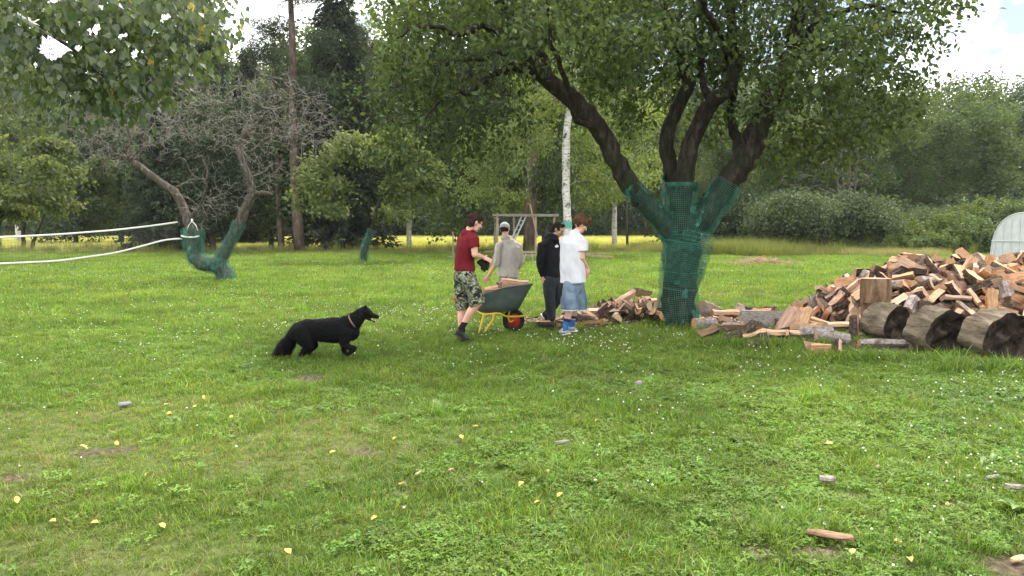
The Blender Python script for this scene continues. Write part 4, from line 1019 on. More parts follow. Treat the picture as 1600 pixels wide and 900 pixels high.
small_apple(-14, 412, [(-12, 395), (-8, 372), (-4, 350), (6, 320), (20, 280)],
  [(10, 300, 0, 60, 40, 1.3), (60, 320, .2, 45, 28, 1.2), (40, 270, 0, 55, 40, 1.3), (90, 290, .2, 40, 30, 1.0), (-30, 290, 0, 50, 60, 1.5), (0, 240, 0, 50, 30, 1.2), (100, 320, 0, 25, 18, .7)], M['lf_orchard'],
  'leafy apple tree cut off by the left edge of the picture', lbl2='green mesh netting round the trunk at the left picture edge', seedr=.13, ntw=420)
small_apple(36, 391, [(37, 378), (36, 362), (40, 345), (50, 320)], [(30, 330, 0, 50, 25, 1.6), (80, 310, 0, 50, 35, 1.8), (120, 325, 0, 40, 25, 1.4), (60, 270, 0, 60, 40, 2), (140, 270, 0, 45, 40, 2.0), (20, 250, 0, 50, 50, 2)], M['lf_mid'],
  'twin stemmed dark tree behind the left end of the volleyball net', netted=False, size=.2, name='broadleaf_tree', ntw=420)
g = G(50, 391); mb = MB(); mb.tube([(g.x, g.y, 0), P(52, 378, g.y), P(60, 360, g.y), P(70, 335, g.y)], [.14, .12, .1, .07], n=8)
# second stem belongs to the twin stemmed tree
tw = [o for o in COL.objects if o.name.startswith('broadleaf_tree') and 'twin' in o.get('label', '')][0]
link('trunk', mb.mesh('trunk', True, off=tw.location), M['bark'], tw)
# white birch trunk behind the people, with light hanging crown
YB = 39.0
t = Tree(); gb = Vector(((887 - 800) / F * YB, YB, -.05))
t.limb([gb, P(886, 350, YB), P(884, 280, YB), P(886, 200, YB), P(897, 130, YB), P(893, 60, YB), P(905, -60, YB)], [.25, .22, .21, .19, .16, .13, .07], n=12, jit=.012)
L = [(P(a, b_, YB + dy), (rx * YB / F, rd, ry * YB / F)) for a, b_, dy, rx, ry, rd in
     [(760, 230, -.5, 50, 45, 2), (820, 200, .5, 50, 60, 2), (800, 280, 0, 60, 35, 1.8), (740, 290, 0, 38, 30, 1.5), (930, 230, .5, 45, 60, 1.8), (980, 270, 0, 50, 40, 1.8), (1020, 250, 0, 35, 40, 1.5), (850, 130, 0, 60, 50, 2.2), (940, 130, 0, 60, 60, 2.2), (900, 40, 0, 80, 60, 2.5), (940, 300, .5, 40, 25, 1.0), (1000, 180, .5, 45, 45, 1.8), (780, 320, .5, 30, 18, 1)]]
t.connect(lobes(L, 520), droop=.12, thick=.02, nseg=5, side=3, bigr=.06, minr=.005)
finish_tree(t, 'birch_tree', None, M['birch'], M['lf_pale'], t.leaves(20, .28, .17, .62, .9), 'white trunked birch with light hanging leaves right behind the two rightmost people', 'tree', None, None, (gb.x, gb.y, 0))
mb = MB(); mb.tube([P(886, 356, YB), P(886, 346, YB)], [.262, .258], n=16, caps=False)
tag(link('trunk_band', mb.mesh('trunk_band', True), simple('teal_band', (.12, .36, .30), .6)), 'pale teal band wrapped round the white birch trunk', 'band')
# thin standing dead stems
for px, top, lb_ in ((980, 290, 'thin pale stem beside the left limb of the netted apple tree'), (1035, 262, 'thin pale stem tight against the left of the big netted trunk')):
    mb = MB(); mb.tube([((px - 800) / F * 52, 52, 0), P(px - 1, 330, 52), P(px, top, 52)], [.10, .085, .05], n=7, wob=.05)
    tag(link('bare_stem', mb.mesh('bare_stem', True), M['bark_dead']), lb_, 'dead tree')
# pale dead twiggy bush at the right
t = Tree(); gD = Vector(((1318 - 800) / F * 50, 50, 0))
for k in range(4): t.limb([gD + Vector((k * .3 - .4, 0, 0)), P(1310 + k * 8, 300, 50), P(1296 + k * 16, 235, 50), P(1290 + k * 20, 180 + k * 8, 50)], [.09, .07, .05, .02], n=6, jit=.05)
t.connect(lobes([(P(1300, 280, 50), (2.8, 1.5, 1.6)), (P(1290, 220, 50), (2.2, 1.5, 2.0)), (P(1240, 290, 50), (1.8, 1, 1.0)), (P(1345, 260, 50), (1.2, 1, 1.6))], 300), thick=.012, nseg=4, side=3, bigr=.03, minr=.008, curl=.2)
finish_tree(t, 'dead_shrub', None, M['bark_dead'], None, None, 'pale leafless dead shrub standing above the grey green bush', 'shrub', None, M['twig_dead'], tuple(gD))
# ================================================================== FIREWOOD
def woodmat(name, ca, cb, cc):
    m, nt, b = mat(name, 0.75, 0.2)
    f = noise(nt, 9, 5, 'Object', (.5, 6, 6), .6, .4)
    c = ramp(nt, f, [(0.3, ca), (0.52, cb), (0.72, cc)])
    f2 = noise(nt, 5, 4, 'Object'); c = mixc(nt, ramp(nt, f2, [(.55, (0, 0, 0)), (.72, (.55, .55, .55))]), c, (.22, .13, .08))
    oi = N(nt, 'ShaderNodeObjectInfo'); h = N(nt, 'ShaderNodeHueSaturation')
    nt.links.new(math_(nt, 'MULTIPLY_ADD', oi.outputs['Random'], .018, .489), h.inputs['Hue'])
    nt.links.new(math_(nt, 'MULTIPLY_ADD', math_(nt, 'FRACT', math_(nt, 'MULTIPLY', oi.outputs['Random'], 7.3)), .50, .74), h.inputs['Value'])
    nt.links.new(math_(nt, 'MULTIPLY_ADD', math_(nt, 'FRACT', math_(nt, 'MULTIPLY', oi.outputs['Random'], 13.7)), .45, .78), h.inputs['Saturation'])
    nt.links.new(c, h.inputs['Color']); nt.links.new(h.outputs[0], b.inputs['Base Color']); bump(nt, b, f, .6, .01); return m
M['wood'] = woodmat('split_wood', (.38, .205, .12), (.60, .37, .225), (.71, .51, .35))
M['wood_end'] = woodmat('wood_end', (.22, .13, .08), (.42, .27, .17), (.55, .38, .26))
M['wood_bark'] = barkmat('firewood_bark', (.025, .017, .013), (.085, .06, .047), (.20, .155, .13), 22, 1.0)
M['wood_birchbark'] = barkmat('firewood_birch_bark', (.07, .055, .05), (.30, .25, .23), (.52, .47, .44), 14, 1.0, .4)
M['wood_grey'] = woodmat('weathered_wood', (.13, .12, .11), (.27, .25, .23), (.42, .40, .37))
def log_mesh(kind, Lx, rad, barkm, woodm=None):
    if kind == 'wedge': sp = rng.uniform(.8, 1.5); arc = np.linspace(-sp / 2, sp / 2, 6); pr = [(0, 0)] + [(math.cos(a), math.sin(a)) for a in arc]
    elif kind == 'half': arc = np.linspace(-PI / 2, PI / 2, 8); pr = [(math.cos(a), math.sin(a)) for a in arc]
    elif kind in ('slab', 'board'): pr = [(-.35, -.8), (.05, -.9), (.35, -.5), (.42, 0), (.33, .55), (.05, .9), (-.32, .8)]
    else: arc = np.linspace(0, 2 * PI, 11)[:-1]; pr = [(math.cos(a), math.sin(a)) for a in arc]
    pr = np.array(pr) * rad * (1 + rng.normal(size=(len(pr), 1)) * .06)
    pr = pr - pr.mean(0); n = len(pr); xs = [-.5, -.17, .2, .5]; V = []
    for i, x in enumerate(xs):
        q = pr * (1 + rng.normal() * .05) + rng.normal(size=(n, 2)) * rad * .045 + rng.normal(size=2) * rad * .045
        sk = rng.normal() * .04 if i in (0, 3) else 0
        V += [(x * Lx + sk * q[j][0] * 1.5, q[j][0], q[j][1]) for j in range(n)]
    Qd, mi = [], []
    for i in range(3):
        for j in range(n):
            Qd.append((i * n + j, i * n + (j + 1) % n, (i + 1) * n + (j + 1) % n, (i + 1) * n + j))
            if kind == 'wedge': mi.append(0 if j in (0, n - 1) else 1)
            elif kind == 'half': mi.append(0 if j == n - 1 else 1)
            elif kind == 'board': mi.append(0)
            elif kind == 'slab': mi.append(1 if 1 <= j <= 4 and rng.random() > .0 and j in (2, 3) else 0)
            else: mi.append(1)
    k = len(V); V += [tuple(np.mean(V[0:n], 0)), tuple(np.mean(V[3 * n:4 * n], 0))]; T = []
    for j in range(n): T.append((k, (j + 1) % n, j)); T.append((k + 1, 3 * n + j, 3 * n + (j + 1) % n))
    me = make_mesh('firewood_log', V, Qd, T, None, mi + [2] * len(T), False)
    for mm in (woodm or M['wood'], barkm, M['wood_end']): me.materials.append(mm)
    return me
LOGS = []; DLOGS = []; M['wood_dark'] = woodmat('aged_split_wood', (.12, .075, .05), (.27, .175, .12), (.42, .30, .22))
for k in range(26):
    kd = ('wedge', 'wedge', 'wedge', 'half', 'slab', 'wedge')[k % 6]
    LOGS.append(log_mesh(kd, rng.uniform(.30, .40), rng.uniform(.11, .16) * (1 if kd == 'wedge' else .72), M['wood_birchbark'] if k % 9 == 3 else M['wood_bark']))
for k in range(12): DLOGS.append(log_mesh(('wedge', 'half', 'slab')[k % 3], rng.uniform(.30, .42), rng.uniform(.08, .12), M['wood_bark'], M['wood_dark'] if k % 3 else M['wood']))
def rotm(yaw, pitch, roll): return Matrix.Rotation(yaw, 3, 'Z') @ Matrix.Rotation(pitch, 3, 'Y') @ Matrix.Rotation(roll, 3, 'X')
def put_log(loc, R_, sc=1.0, me=None, label='', group=None, name='firewood_log'):
    o = bpy.data.objects.new(name, me or LOGS[rng.integers(len(LOGS))]); COL.objects.link(o)
    o.location = loc; o.rotation_euler = R_.to_euler(); o.scale = (sc, sc, sc)
    return tag(o, label, 'firewood', group)
HC = (7.75, 12.15)
def heap(x, y):
    dx = x - HC[0]; dy = y - HC[1]
    rx = np.where(dx < 0, 2.95, 4.2); ry = np.where(dy < 0, 2.1, 1.9)
    d = (np.abs(dx) / rx) ** 2.2 + (np.abs(dy) / ry) ** 2
    h = .98 * np.clip(1 - d, 0, 1) ** .66
    return h * (1 + .07 * np.sin(x * 3.1 + y) + .05 * np.sin(x * 6.7 - y * 3))
def wood_zone(x, y, z):
    px = x / y * F + 800; py = 355 - (z - CAMZ) / y * F
    if z > .74: return 'on the top ridge of the big firewood heap'
    if px < 1345: return 'on the left slope of the big firewood heap'
    if py > 462: return 'at the front foot of the heap behind the log rounds'
    if px > 1500: return 'on the right side of the big firewood heap'
    return 'on the middle face of the big firewood heap'
placed = []; tries = 0
NTOP = 236
while len(placed) < NTOP and tries < 40000:
    tries += 1
    x = rng.uniform(HC[0] - 3.0, HC[0] + 3.0); y = rng.uniform(HC[1] - 2.15, HC[1] + .45); h = float(heap(x, y))
    if h < .05: continue
    if x / y * F + 800 > 1640: continue
    p = np.array((x, y, h))
    if placed and min(np.sum((p - q) ** 2) for q in placed) < .195 ** 2: continue
    placed.append(p)
for p in placed:
    e = .15; gxx = (heap(p[0] + e, p[1]) - heap(p[0] - e, p[1])) / (2 * e); gyy = (heap(p[0], p[1] + e) - heap(p[0], p[1] - e)) / (2 * e)
    nrm = Vector((-float(gxx), -float(gyy), 1)).normalized(); q = nrm.to_track_quat('Z', 'Y').to_matrix()
    R_ = q @ rotm(rng.random() * 6.28, rng.normal() * .42, rng.random() * 6.28)
    z = wood_zone(*p)
    put_log(Vector(p) + nrm * rng.uniform(-.03, .06), R_, rng.uniform(.78, 1.02), None, 'pale split firewood log ' + z, 'firewood logs ' + z)
# the logs underneath, closing the heap
mb_parts = []
VV, QQ, TT, MI, nv = [], [], [], [], 0
def add_inst(me, loc, R_, sc):
    global nv
    co = np.zeros(len(me.vertices) * 3, np.float32); me.vertices.foreach_get('co', co); co = co.reshape(-1, 3) * sc
    co = co @ np.array(R_).T + np.array(loc); VV.append(co)
    for pl in me.polygons:
        vs = [v + nv for v in pl.vertices]
        if len(vs) == 4: QQ.append(vs); MI.append((0, pl.material_index))
        else: TT.append(vs); MI.append((1, pl.material_index))
    nv += len(co)
for k in range(1500):
    x = rng.uniform(HC[0] - 3.0, HC[0] + 4.3); y = rng.uniform(HC[1] - 2.1, HC[1] + 1.9); h = float(heap(x, y))
    if h < .03: continue
    far = (y > HC[1] + .3) or (x / y * F + 800 > 1640)
    zz = h - rng.uniform(.0 if far else .13, .32)
    if zz < -.05: continue
    add_inst(LOGS[rng.integers(len(LOGS))], (x, y, max(zz, .03)), rotm(rng.random() * 6.28, rng.normal() * .5, rng.random() * 6.28), rng.uniform(.85, 1.1))
me = make_mesh('inner_firewood', np.vstack(VV), QQ, TT, None, [m_ for t_, m_ in MI if t_ == 0] + [m_ for t_, m_ in MI if t_ == 1], False)
tag(link('inner_firewood', me, [M['wood'], M['wood_bark'], M['wood_end']]), 'mass of split firewood making up the inside and back of the heap', 'firewood', kind='stuff')

# hand placed timber between the big tree and the heap
def gp(px, py, z=0.0):
    g = G(px, py); g.z = z; return g
def named(px, py, kind, Lx, rad, yaw, pitch, roll, label, z=None, barkm=None, woodm=None):
    me = log_mesh(kind, Lx, rad, barkm or M['wood_bark'], woodm)
    g = gp(px, py); g.z = rad * .6 if z is None else z
    return put_log(g, rotm(yaw, pitch, roll), 1.0, me, label)
named(1226, 522, 'board', .44, .155, .55, -.85, 1.25, 'largest split piece standing on edge with striped pale face between tree and heap', z=.20)
named(1252, 516, 'board', .44, .13, .9, -.7, 1.3, 'narrow split piece leaning against the right of the largest striped piece', z=.17)
named(1131, 500, 'board', .44, .14, .05, 0, 1.2, 'pale flat sawn block lying right of the big netted trunk', z=.11)
named(1106, 497, 'half', .42, .13, .6, .35, .4, 'grey weathered half log propped up against the pale flat block', z=.15, barkm=M['wood_birchbark'], woodm=M['wood_grey'])
named(1172, 522, 'wedge', .26, .13, .5, -.5, 2.2, 'small orange faced wedge standing before the dark old beam', z=.10)
named(1192, 520, 'wedge', .24, .13, 1.9, -.4, 2.0, 'small reddish wedge right of the orange faced wedge', z=.09)
named(1218, 530, 'board', .5, .12, -.1, 0, 1.3, 'long orange split piece lying below the largest striped piece', z=.09)
named(1273, 530, 'round', .46, .095, -.05, 0, 0, 'grey barked round stick lying in front of the leaning pieces', z=.09, barkm=M['wood_birchbark'])
named(1300, 536, 'round', .42, .08, -.15, .1, 0, 'pinkish barked stick lying behind the pale upright chip', z=.08, barkm=M['wood_birchbark'])
named(1334, 528, 'wedge', .34, .13, 1.4, -1.2, .6, 'pale wedge standing upright left of the fallen log round', z=.15)
named(1311, 520, 'slab', .42, .12, .0, 0, 1.3, 'reddish brown slab lying on edge behind the pale upright wedge', z=.12)
named(1269, 545, 'wedge', .24, .12, .6, .2, 1.5, 'small bright orange lump of wood on the grass edge', z=.07)
named(1281, 551, 'board', .26, .07, .1, 0, .2, 'short pale yellow block lying nearest to the grass', z=.05)
named(1307, 548, 'wedge', .16, .09, 1.2, -.9, .5, 'short pale yellow block standing upright on the grass edge', z=.07)
named(1285, 512, 'board', .34, .08, -.9, .2, 1.3, 'thin white split stick leaning in the gap before the heap', z=.1)
named(1380, 542, 'round', .62, .055, -.03, 0, 0, 'thin pale pole lying in the grass below the log rounds', z=.05, barkm=M['wood_birchbark'])
named(1100, 512, 'round', .34, .09, .2, 0, 0, 'grey lichened stick in the grass right of the big trunk', z=.07, barkm=M['wood_birchbark'])
named(1145, 517, 'half', .30, .10, -.3, 0, .8, 'short grey and orange half log under the pale flat block', z=.07, barkm=M['wood_birchbark'])
named(1127, 520, 'wedge', .22, .08, .4, 0, 1.9, 'small brown wedge in the grass edge right of the trunk', z=.05)
named(1190, 541, 'half', .30, .07, .1, 0, 2.2, 'low flat pale piece in the grass before the small wedges', z=.04)
named(1000, 476, 'half', .42, .12, .3, .2, 1.0, 'round log end on top of the small pile left of the big trunk', z=.27)
named(975, 482, 'slab', .5, .13, .5, -.4, .7, 'dark bark covered slab at the top left of the small pile', z=.19)
named(1010, 484, 'board', .34, .12, .1, .1, 1.4, 'pale block on the right top of the small pile by the trunk', z=.19, woodm=M['wood'])
# small pile left of the trunk: looser pieces
SP = (2.02, 12.35)
for k in range(64):
    x = SP[0] - .25 + rng.normal() * .60; y = SP[1] + rng.normal() * .28 - .1; x = min(x, 2.3)
    hz = .22 * max(0, 1 - ((x - SP[0]) / .85) ** 2 - ((y - SP[1]) / .7) ** 2)
    o = put_log((x, y, hz * rng.uniform(.55, 1) + .06), rotm(rng.random() * 6.28, rng.normal() * .45, rng.random() * 6.28), rng.uniform(.75, 1.05), DLOGS[rng.integers(12)], 'dark bark edged split log in the small pile left of the big netted trunk', 'split logs of the small pile left of the trunk')
for k in range(20):
    x = rng.uniform(.45, 1.5); y = 11.7 + rng.normal() * .3
    put_log((x, y, .05), rotm(rng.random() * 6.28, rng.normal() * .15, rng.random() * 6.28), rng.uniform(.5, .85), DLOGS[rng.integers(12)], 'small flat piece of split wood on the bare ground by the walking people', 'small wood pieces by the feet of the people')
for k in range(32):
    px = rng.uniform(1085, 1345); g = gp(px, rng.uniform(484, 536))
    put_log((g.x, g.y, .06), rotm(rng.random() * 6.28, rng.normal() * .3, rng.random() * 6.28), rng.uniform(.6, .95), (DLOGS[rng.integers(12)] if k % 2 else None), 'loose split piece scattered between the big tree and the heap', 'loose pieces between the tree and the heap')
# old dark beam
g0, g1 = gp(1158, 508), gp(1228, 511); mb = MB()
mb.beam((g0.x, g0.y, .13), (g1.x, g1.y, .12), .20, .24, jit=.012)
tag(link('old_beam', mb.mesh('old_beam'), M['wood_grey']), 'dark weathered square beam behind the small wedges', 'beam')
# chips and bark litter
def chips(name, spots, n, label, mats, sz=.05):
    V, Qd, MIx = [], [], []
    for k in range(n):
        cx, cy, rx, ry = spots[rng.integers(len(spots))]; a = rng.random() * 6.28; r_ = math.sqrt(rng.random())
        c = Vector((cx + rx * r_ * math.cos(a), cy + ry * r_ * math.sin(a), rng.uniform(.005, .035)))
        R_ = rotm(rng.random() * 6.28, rng.normal() * .25, rng.normal() * .25); l, w_, t_ = sz * rng.uniform(.5, 2.2), sz * rng.uniform(.3, .9), sz * .14
        o = len(V)
        for x in (-.5, .5):
            for y in (-.5, .5):
                for z in (-.5, .5): V.append(tuple(c + R_ @ Vector((x * l * (1 + .3 * y), y * w_, z * t_))))
        for f in ((0, 1, 3, 2), (4, 6, 7, 5), (0, 4, 5, 1), (2, 3, 7, 6), (0, 2, 6, 4), (1, 5, 7, 3)): Qd.append([o + i for i in f])
        MIx += [int(rng.integers(len(mats)))] * 6
    o = link(name, make_mesh(name, V, Qd, None, None, MIx, False), mats); return tag(o, label, 'debris', kind='stuff')
def es(px, py, rx, ry): g = G(px, py); return (g.x, g.y, rx, ry)
chips('wood_chips', [es(905, 502, 1.2, .5), es(960, 500, 1.0, .5), es(850, 505, .4, .25), es(1100, 503, .6, .45), es(1200, 508, 1.0, .6), es(1300, 515, .9, .8), es(1300, 490, .8, .4), (6.4, 10.2, 1.6, .5)], 4200, 'wood chips and bark litter on the bare ground round the timber', [M['wood'], M['wood_bark'], M['wood_end'], M['wood_bark'], M['wood_grey']])
# straw heap at the meadow edge
mbs = MB()
for k in range(900):
    a = rng.normal() * .75; cx, cy = 10.2 + a * 1.1, 30.2 + rng.normal() * .35; hz = .28 * math.exp(-((a / .9) ** 2)) * rng.random()
    d = rotm(rng.random() * 6.28, rng.normal() * .4, 0) @ Vector((rng.uniform(.08, .25), 0, 0)); mbs.tube([(cx, cy, hz + .02), (cx + d.x, cy + d.y, max(hz + .02 + d.z, .01))], .012, n=3, a=rng.random())
tag(link('straw_heap', mbs.mesh('straw_heap'), simple('straw', (.36, .25, .15), .9, .4, 8)), 'low heap of brown straw and twigs at the meadow edge', 'straw heap', kind='stuff')

# ------------------------------------------------------------------ log rounds
def endmat():
    m, nt, b = mat('rotten_end', .95, .1); f = noise(nt, 7, 7, 'Object', None, .7, .8); c = ramp(nt, f, [(.35, (.008, .006, .005)), (.55, (.045, .033, .026)), (.75, (.15, .12, .10))])
    nt.links.new(c, b.inputs['Base Color']); bump(nt, b, f, 1.0, .06); return m
M['rot'] = endmat()
M['round_bark'] = barkmat('round_bark', (.035, .026, .018), (.17, .135, .095), (.34, .28, .20), 11, .9, 1.0, .0, (1, .16, 1))
M['block_side'] = barkmat('block_side', (.05, .03, .018), (.20, .125, .075), (.34, .24, .15), 9, .22, 1.0, .0)
def log_round(label, c, axis, Lx, rad, sq=1.0, fresh=False):
    """barrel of old trunk with a ragged hollowed end"""
    c = Vector(c); axis = Vector(axis).normalized(); up = Vector((0, 0, 1)) if abs(axis.z) < .9 else Vector((0, 1, 0))
    u = (up - axis * up.dot(axis)).normalized(); v = axis.cross(u); n = 40
    loc = Vector((c.x, c.y, 0)); r = empty('log_round', loc); tag(r, label, 'log')
    prof = [1 + .06 * math.sin(a * 3 + rad * 9) + .035 * math.sin(a * 7 + 1) + rng.normal() * .014 for a in np.linspace(0, 2 * PI, n, endpoint=False)]
    def rg(s, k, dz=0.0):
        out = []
        for j in range(n):
            a = 2 * PI * j / n; q = prof[j] * k * rad * (1 + .02 * math.sin(s * 20 + j))
            out.append(tuple(c + axis * (s * Lx + dz * (mnoise.noise(Vector((math.cos(a) * 2 * k + s, math.sin(a) * 2 * k, 3))))) + u * (math.cos(a) * q) + v * (math.sin(a) * q * sq) - loc))
        return out
    V = []; ss = np.linspace(-.5, .5, 9)
    for s in ss: V += rg(s, 1 + .05 * math.cos(s * 3) + rng.normal() * .006)
    Qd = [(i * n + j, i * n + (j + 1) % n, (i + 1) * n + (j + 1) % n, (i + 1) * n + j) for i in range(8) for j in range(n)]
    link('bark', make_mesh('bark', V, Qd, None, None, None, True), M['block_side'] if abs(axis.z) > .8 else M['round_bark'], r)
    for s, sg in ((.5, 1), (-.5, -1)):
        V = []
        ks = [1.0, .93, .75, .5, .25, .08]; dp = [0, .006, -.02, -.045, -.06, -.05] if not fresh else [0, .002, .002, .0, .002, .001]
        for k, d in zip(ks, dp):
            V += [tuple(Vector(q) + axis * (d * sg)) for q in rg(s, k * 1.02, (0 if k > .9 else .05) * (0.1 if fresh else 1))]
        Qd = [(i * n + j, i * n + (j + 1) % n, (i + 1) * n + (j + 1) % n, (i + 1) * n + j) for i in range(5) for j in range(n)]
        V.append(tuple(np.mean(np.array(V[-n:]), 0))); T = [(5 * n + j, 5 * n + (j + 1) % n, 6 * n) for j in range(n)]
        link('cut_face', make_mesh('cut_face', V, Qd, T, None, None, False), M['wood_end'] if fresh else M['rot'], r)
    return r
def lr(px, pyb, Y, rad, ang, Lx, label, sq=1.0):
    X = (px - 800) / F * Y
    return log_round(label, (X, Y, rad * .93), (math.cos(ang), math.sin(ang), -.02), Lx, rad, sq)
lr(1388, 530, 10.2, .245, -1.20, .42, 'smallest of the three fallen log rounds, left one with dark hollow end')
lr(1468, 545, 9.15, .275, -1.42, .42, 'middle fallen log round with grey bark and wide dark rotten end')
lr(1562, 562, 8.65, .29, -1.50, .44, 'largest fallen log round at the right picture edge with deeply rotten end')
log_round('upright chopping block with fresh pale top in front of the heap', (P(1367, 455, 11.0).x, 11.0, .61), (0, .02, 1), .36, .205, 1.0, True)
log_round('dark upright block under the chopping block', (P(1372, 455, 11.05).x, 11.05, .21), (0, 0, 1), .44, .23)
log_round('long reddish log lying on the heap behind the rotten rounds', (P(1545, 482, 10.7).x, 10.7, .37), (1, -.1, 0), 1.1, .11)

# ------------------------------------------------------------------ single things lying on the lawn
def leafthing(px, py, s, label):
    mb = MB(); a = rng.random() * 6.28; V = []
    for (x, y) in ((0, 0), (.35, -.3), (.8, -.2), (1.1, 0), (.8, .22), (.35, .32)): V.append((x * math.cos(a) - y * math.sin(a), x * math.sin(a) + y * math.cos(a), .25 * math.sin(x * 3) * rng.uniform(.3, 1) + abs(y) * .3))
    mb.add(np.array(V) * s, [(0, 1, 2, 5), (2, 3, 4, 5)]); g = gp(px, py, .02); s *= .62
    o = link('fallen_leaf', mb.mesh('fallen_leaf', True), M['yleaf'], loc=g); o.rotation_euler = (rng.normal() * .3 + .25, rng.normal() * .2, 0); tag(o, label, 'leaf', 'yellow leaves fallen on the lawn')
for px, py, s in ((88, 820, .05), (155, 822, .045), (258, 831, .045), (233, 742, .045), (590, 812, .045), (361, 659, .05), (817, 757, .055), (724, 690, .05), (845, 789, .05), (592, 543, .05), (137, 706, .06), (185, 700, .05), (525, 709, .05), (747, 670, .04), (1289, 697, .05), (1050, 578, .05), (1420, 877, .05), (320, 628, .05), (28, 792, .05), (455, 872, .045), (937, 660, .05), (870, 782, .04), (620, 688, .05), (1395, 850, .045), (854, 738, .04), (300, 640, .04), (255, 637, .05), (260, 650, .045), (600, 602, .05), (1330, 873, .04)):
    lf = 'single yellow birch leaf on the grass'
    if py > 780: lf = 'yellow birch leaf fallen on the nearest strip of grass'
    elif py > 680: lf = 'yellow birch leaf fallen halfway down the near lawn'
    else: lf = 'yellow birch leaf fallen on the lawn near the dog and tree'
    leafthing(px, py, s, lf)
for o in [o for o in COL.objects if o.name.startswith('fallen_leaf')]: o['group'] = 'leaves: ' + o['label'].replace('yellow birch leaf ', 'yellow birch leaves ')
def chunk(px, py, l, w_, t_, yaw, label, mt, name='wood_chip', cat='wood chip', z=.03):
    l *= .8; w_ *= .8; t_ *= .8; z = max(z - .012, .012); mb = MB(); V = []
    for i, x in enumerate((-.5, -.2, .2, .5)):
        k = (.6, 1, .95, .45)[i]
        for (a, b_) in ((-.5, 0), (-.35, .5), (.3, .55), (.5, .1), (.35, -.4), (-.35, -.45)): V.append((x * l + rng.normal() * l * .02, a * w_ * k * rng.uniform(.85, 1.1), b_ * t_ * rng.uniform(.7, 1.1)))
    Qd = [(i * 6 + j, i * 6 + (j + 1) % 6, (i + 1) * 6 + (j + 1) % 6, (i + 1) * 6 + j) for i in range(3) for j in range(6)] + [(0, 5, 2, 1), (5, 4, 3, 2), (18, 19, 20, 23), (20, 21, 22, 23)]
    mb.add(V, Qd); o = link(name, mb.mesh(name), mt, loc=gp(px, py, z)); o.rotation_euler = (.08, -.08, yaw); return tag(o, label, cat)
chunk(1297, 846, .27, .07, .035, -.65, 'long weathered strip of bark wood on the grass at the lower right', M['wood_dark'], z=.045)
chunk(1293, 757, .12, .075, .04, -.6, 'small pinkish grey wood chip with a flat top at the lower right', M['wood_birchbark'], z=.045)
chunk(878, 695, .13, .05, .03, .1, 'pale stone like chip in the middle of the near lawn', M['wood_grey'], z=.03)
chunk(998, 604, .10, .07, .06, .4, 'small dark and pale chip in the lawn below the big trunk', M['wood_birchbark'], z=.04)
chunk(1585, 768, .12, .06, .04, -.6, 'grey chip at the right picture edge', M['wood_birchbark'], z=.04)
chunk(195, 635, .13, .12, .03, .1, 'flat grey stone slab set in the grass at left', simple('stone', (.17, .18, .19), .9, .2, 30), 'stone', 'stone', .035)
chunk(1550, 752, .12, .05, .02, .3, 'flat pale bark chip in the weeds at right', M['wood_grey'], z=.04)
for px, py, l in ((655, 743, .09), (628, 760, .05), (705, 738, .05), (1370, 733, .04), (1480, 793, .06), (1590, 878, .1)):
    chunk(px, py, l, l * .45, .015, rng.random() * 3, 'tiny pale shaving of wood lying alone on the lawn', M['wood'])['group'] = 'tiny wood shavings on the lawn'

# ================================================================== VOLLEYBALL NET
tape = simple('white_tape', (.74, .73, .68), .6, .06, 20)
nr = empty('volleyball_net', P(278, 347, 21.5)); tag(nr, 'long volleyball net with white edge tapes sagging left from the dead tree', 'net')
ft = [(-330, 372, 15.5), (-160, 376, 17.2), (0, 371, 18.8), (90, 366.5, 19.9), (180, 359.5, 20.7), (240, 352.5, 21.2), (278, 347, 21.5)]
fb = [(-330, 424, 15.5), (-160, 420, 17.2), (0, 412, 18.8), (90, 408, 19.9), (180, 395.5, 20.7), (240, 380, 21.2), (256, 374, 21.4), (285, 373, 21.5)]
def resamp(L, n=60):
    A = np.array([tuple(P(*q)) for q in L]); s = np.concatenate([[0], np.cumsum(np.linalg.norm(np.diff(A, axis=0), axis=1))]); t_ = np.linspace(0, s[-1], n)
    B = np.stack([np.interp(t_, s, A[:, k]) for k in range(3)], 1)
    for _ in range(4): B[1:-1] = (B[:-2] + 2 * B[1:-1] + B[2:]) / 4
    return B
TA, TB = resamp(ft), resamp(fb)
for A in (TA, TB):
    mb = MB(); mb.tube(A, .025, n=6, b=.006, ref=(0, 0, 1)); link('edge_tape', mb.mesh('edge_tape', True, off=nr.location), tape, nr)
mb = MB(); m_ = 110
ts = np.linspace(0, 1, m_); a_ = np.stack([np.interp(ts, np.linspace(0, 1, 60), TA[:, k]) for k in range(3)], 1); b_ = np.stack([np.interp(ts * .985, np.linspace(0, 1, 60), TB[:, k]) for k in range(3)], 1)
for i in range(m_): mb.tube([a_[i], (a_[i] + b_[i]) / 2 + (0, .02, 0), b_[i]], .0022, n=3, caps=False)
for k in range(1, 9): mb.tube(a_ + (b_ - a_) * k / 9, .0022, n=3, caps=False)
link('net_mesh', mb.mesh('net_mesh', off=nr.location), simple('net_string', (.10, .10, .09), .8), nr)['kind'] = 'stuff'
pr = empty('net_post', (TA[0][0], TA[0][1], 0)); tag(pr, 'wooden post holding the left end of the volleyball net', 'post'); mb = MB(); mb.tube([(0, 0, 0), (0, 0, TA[0][2] + .15)], .04, n=10); link('pole', mb.mesh('pole', True), M['wood_grey'], pr)
rr_ = empty('rope_tie', PD(300, 360)); tag(rr_, 'white rope looped over the left fork of the dead tree', 'rope')
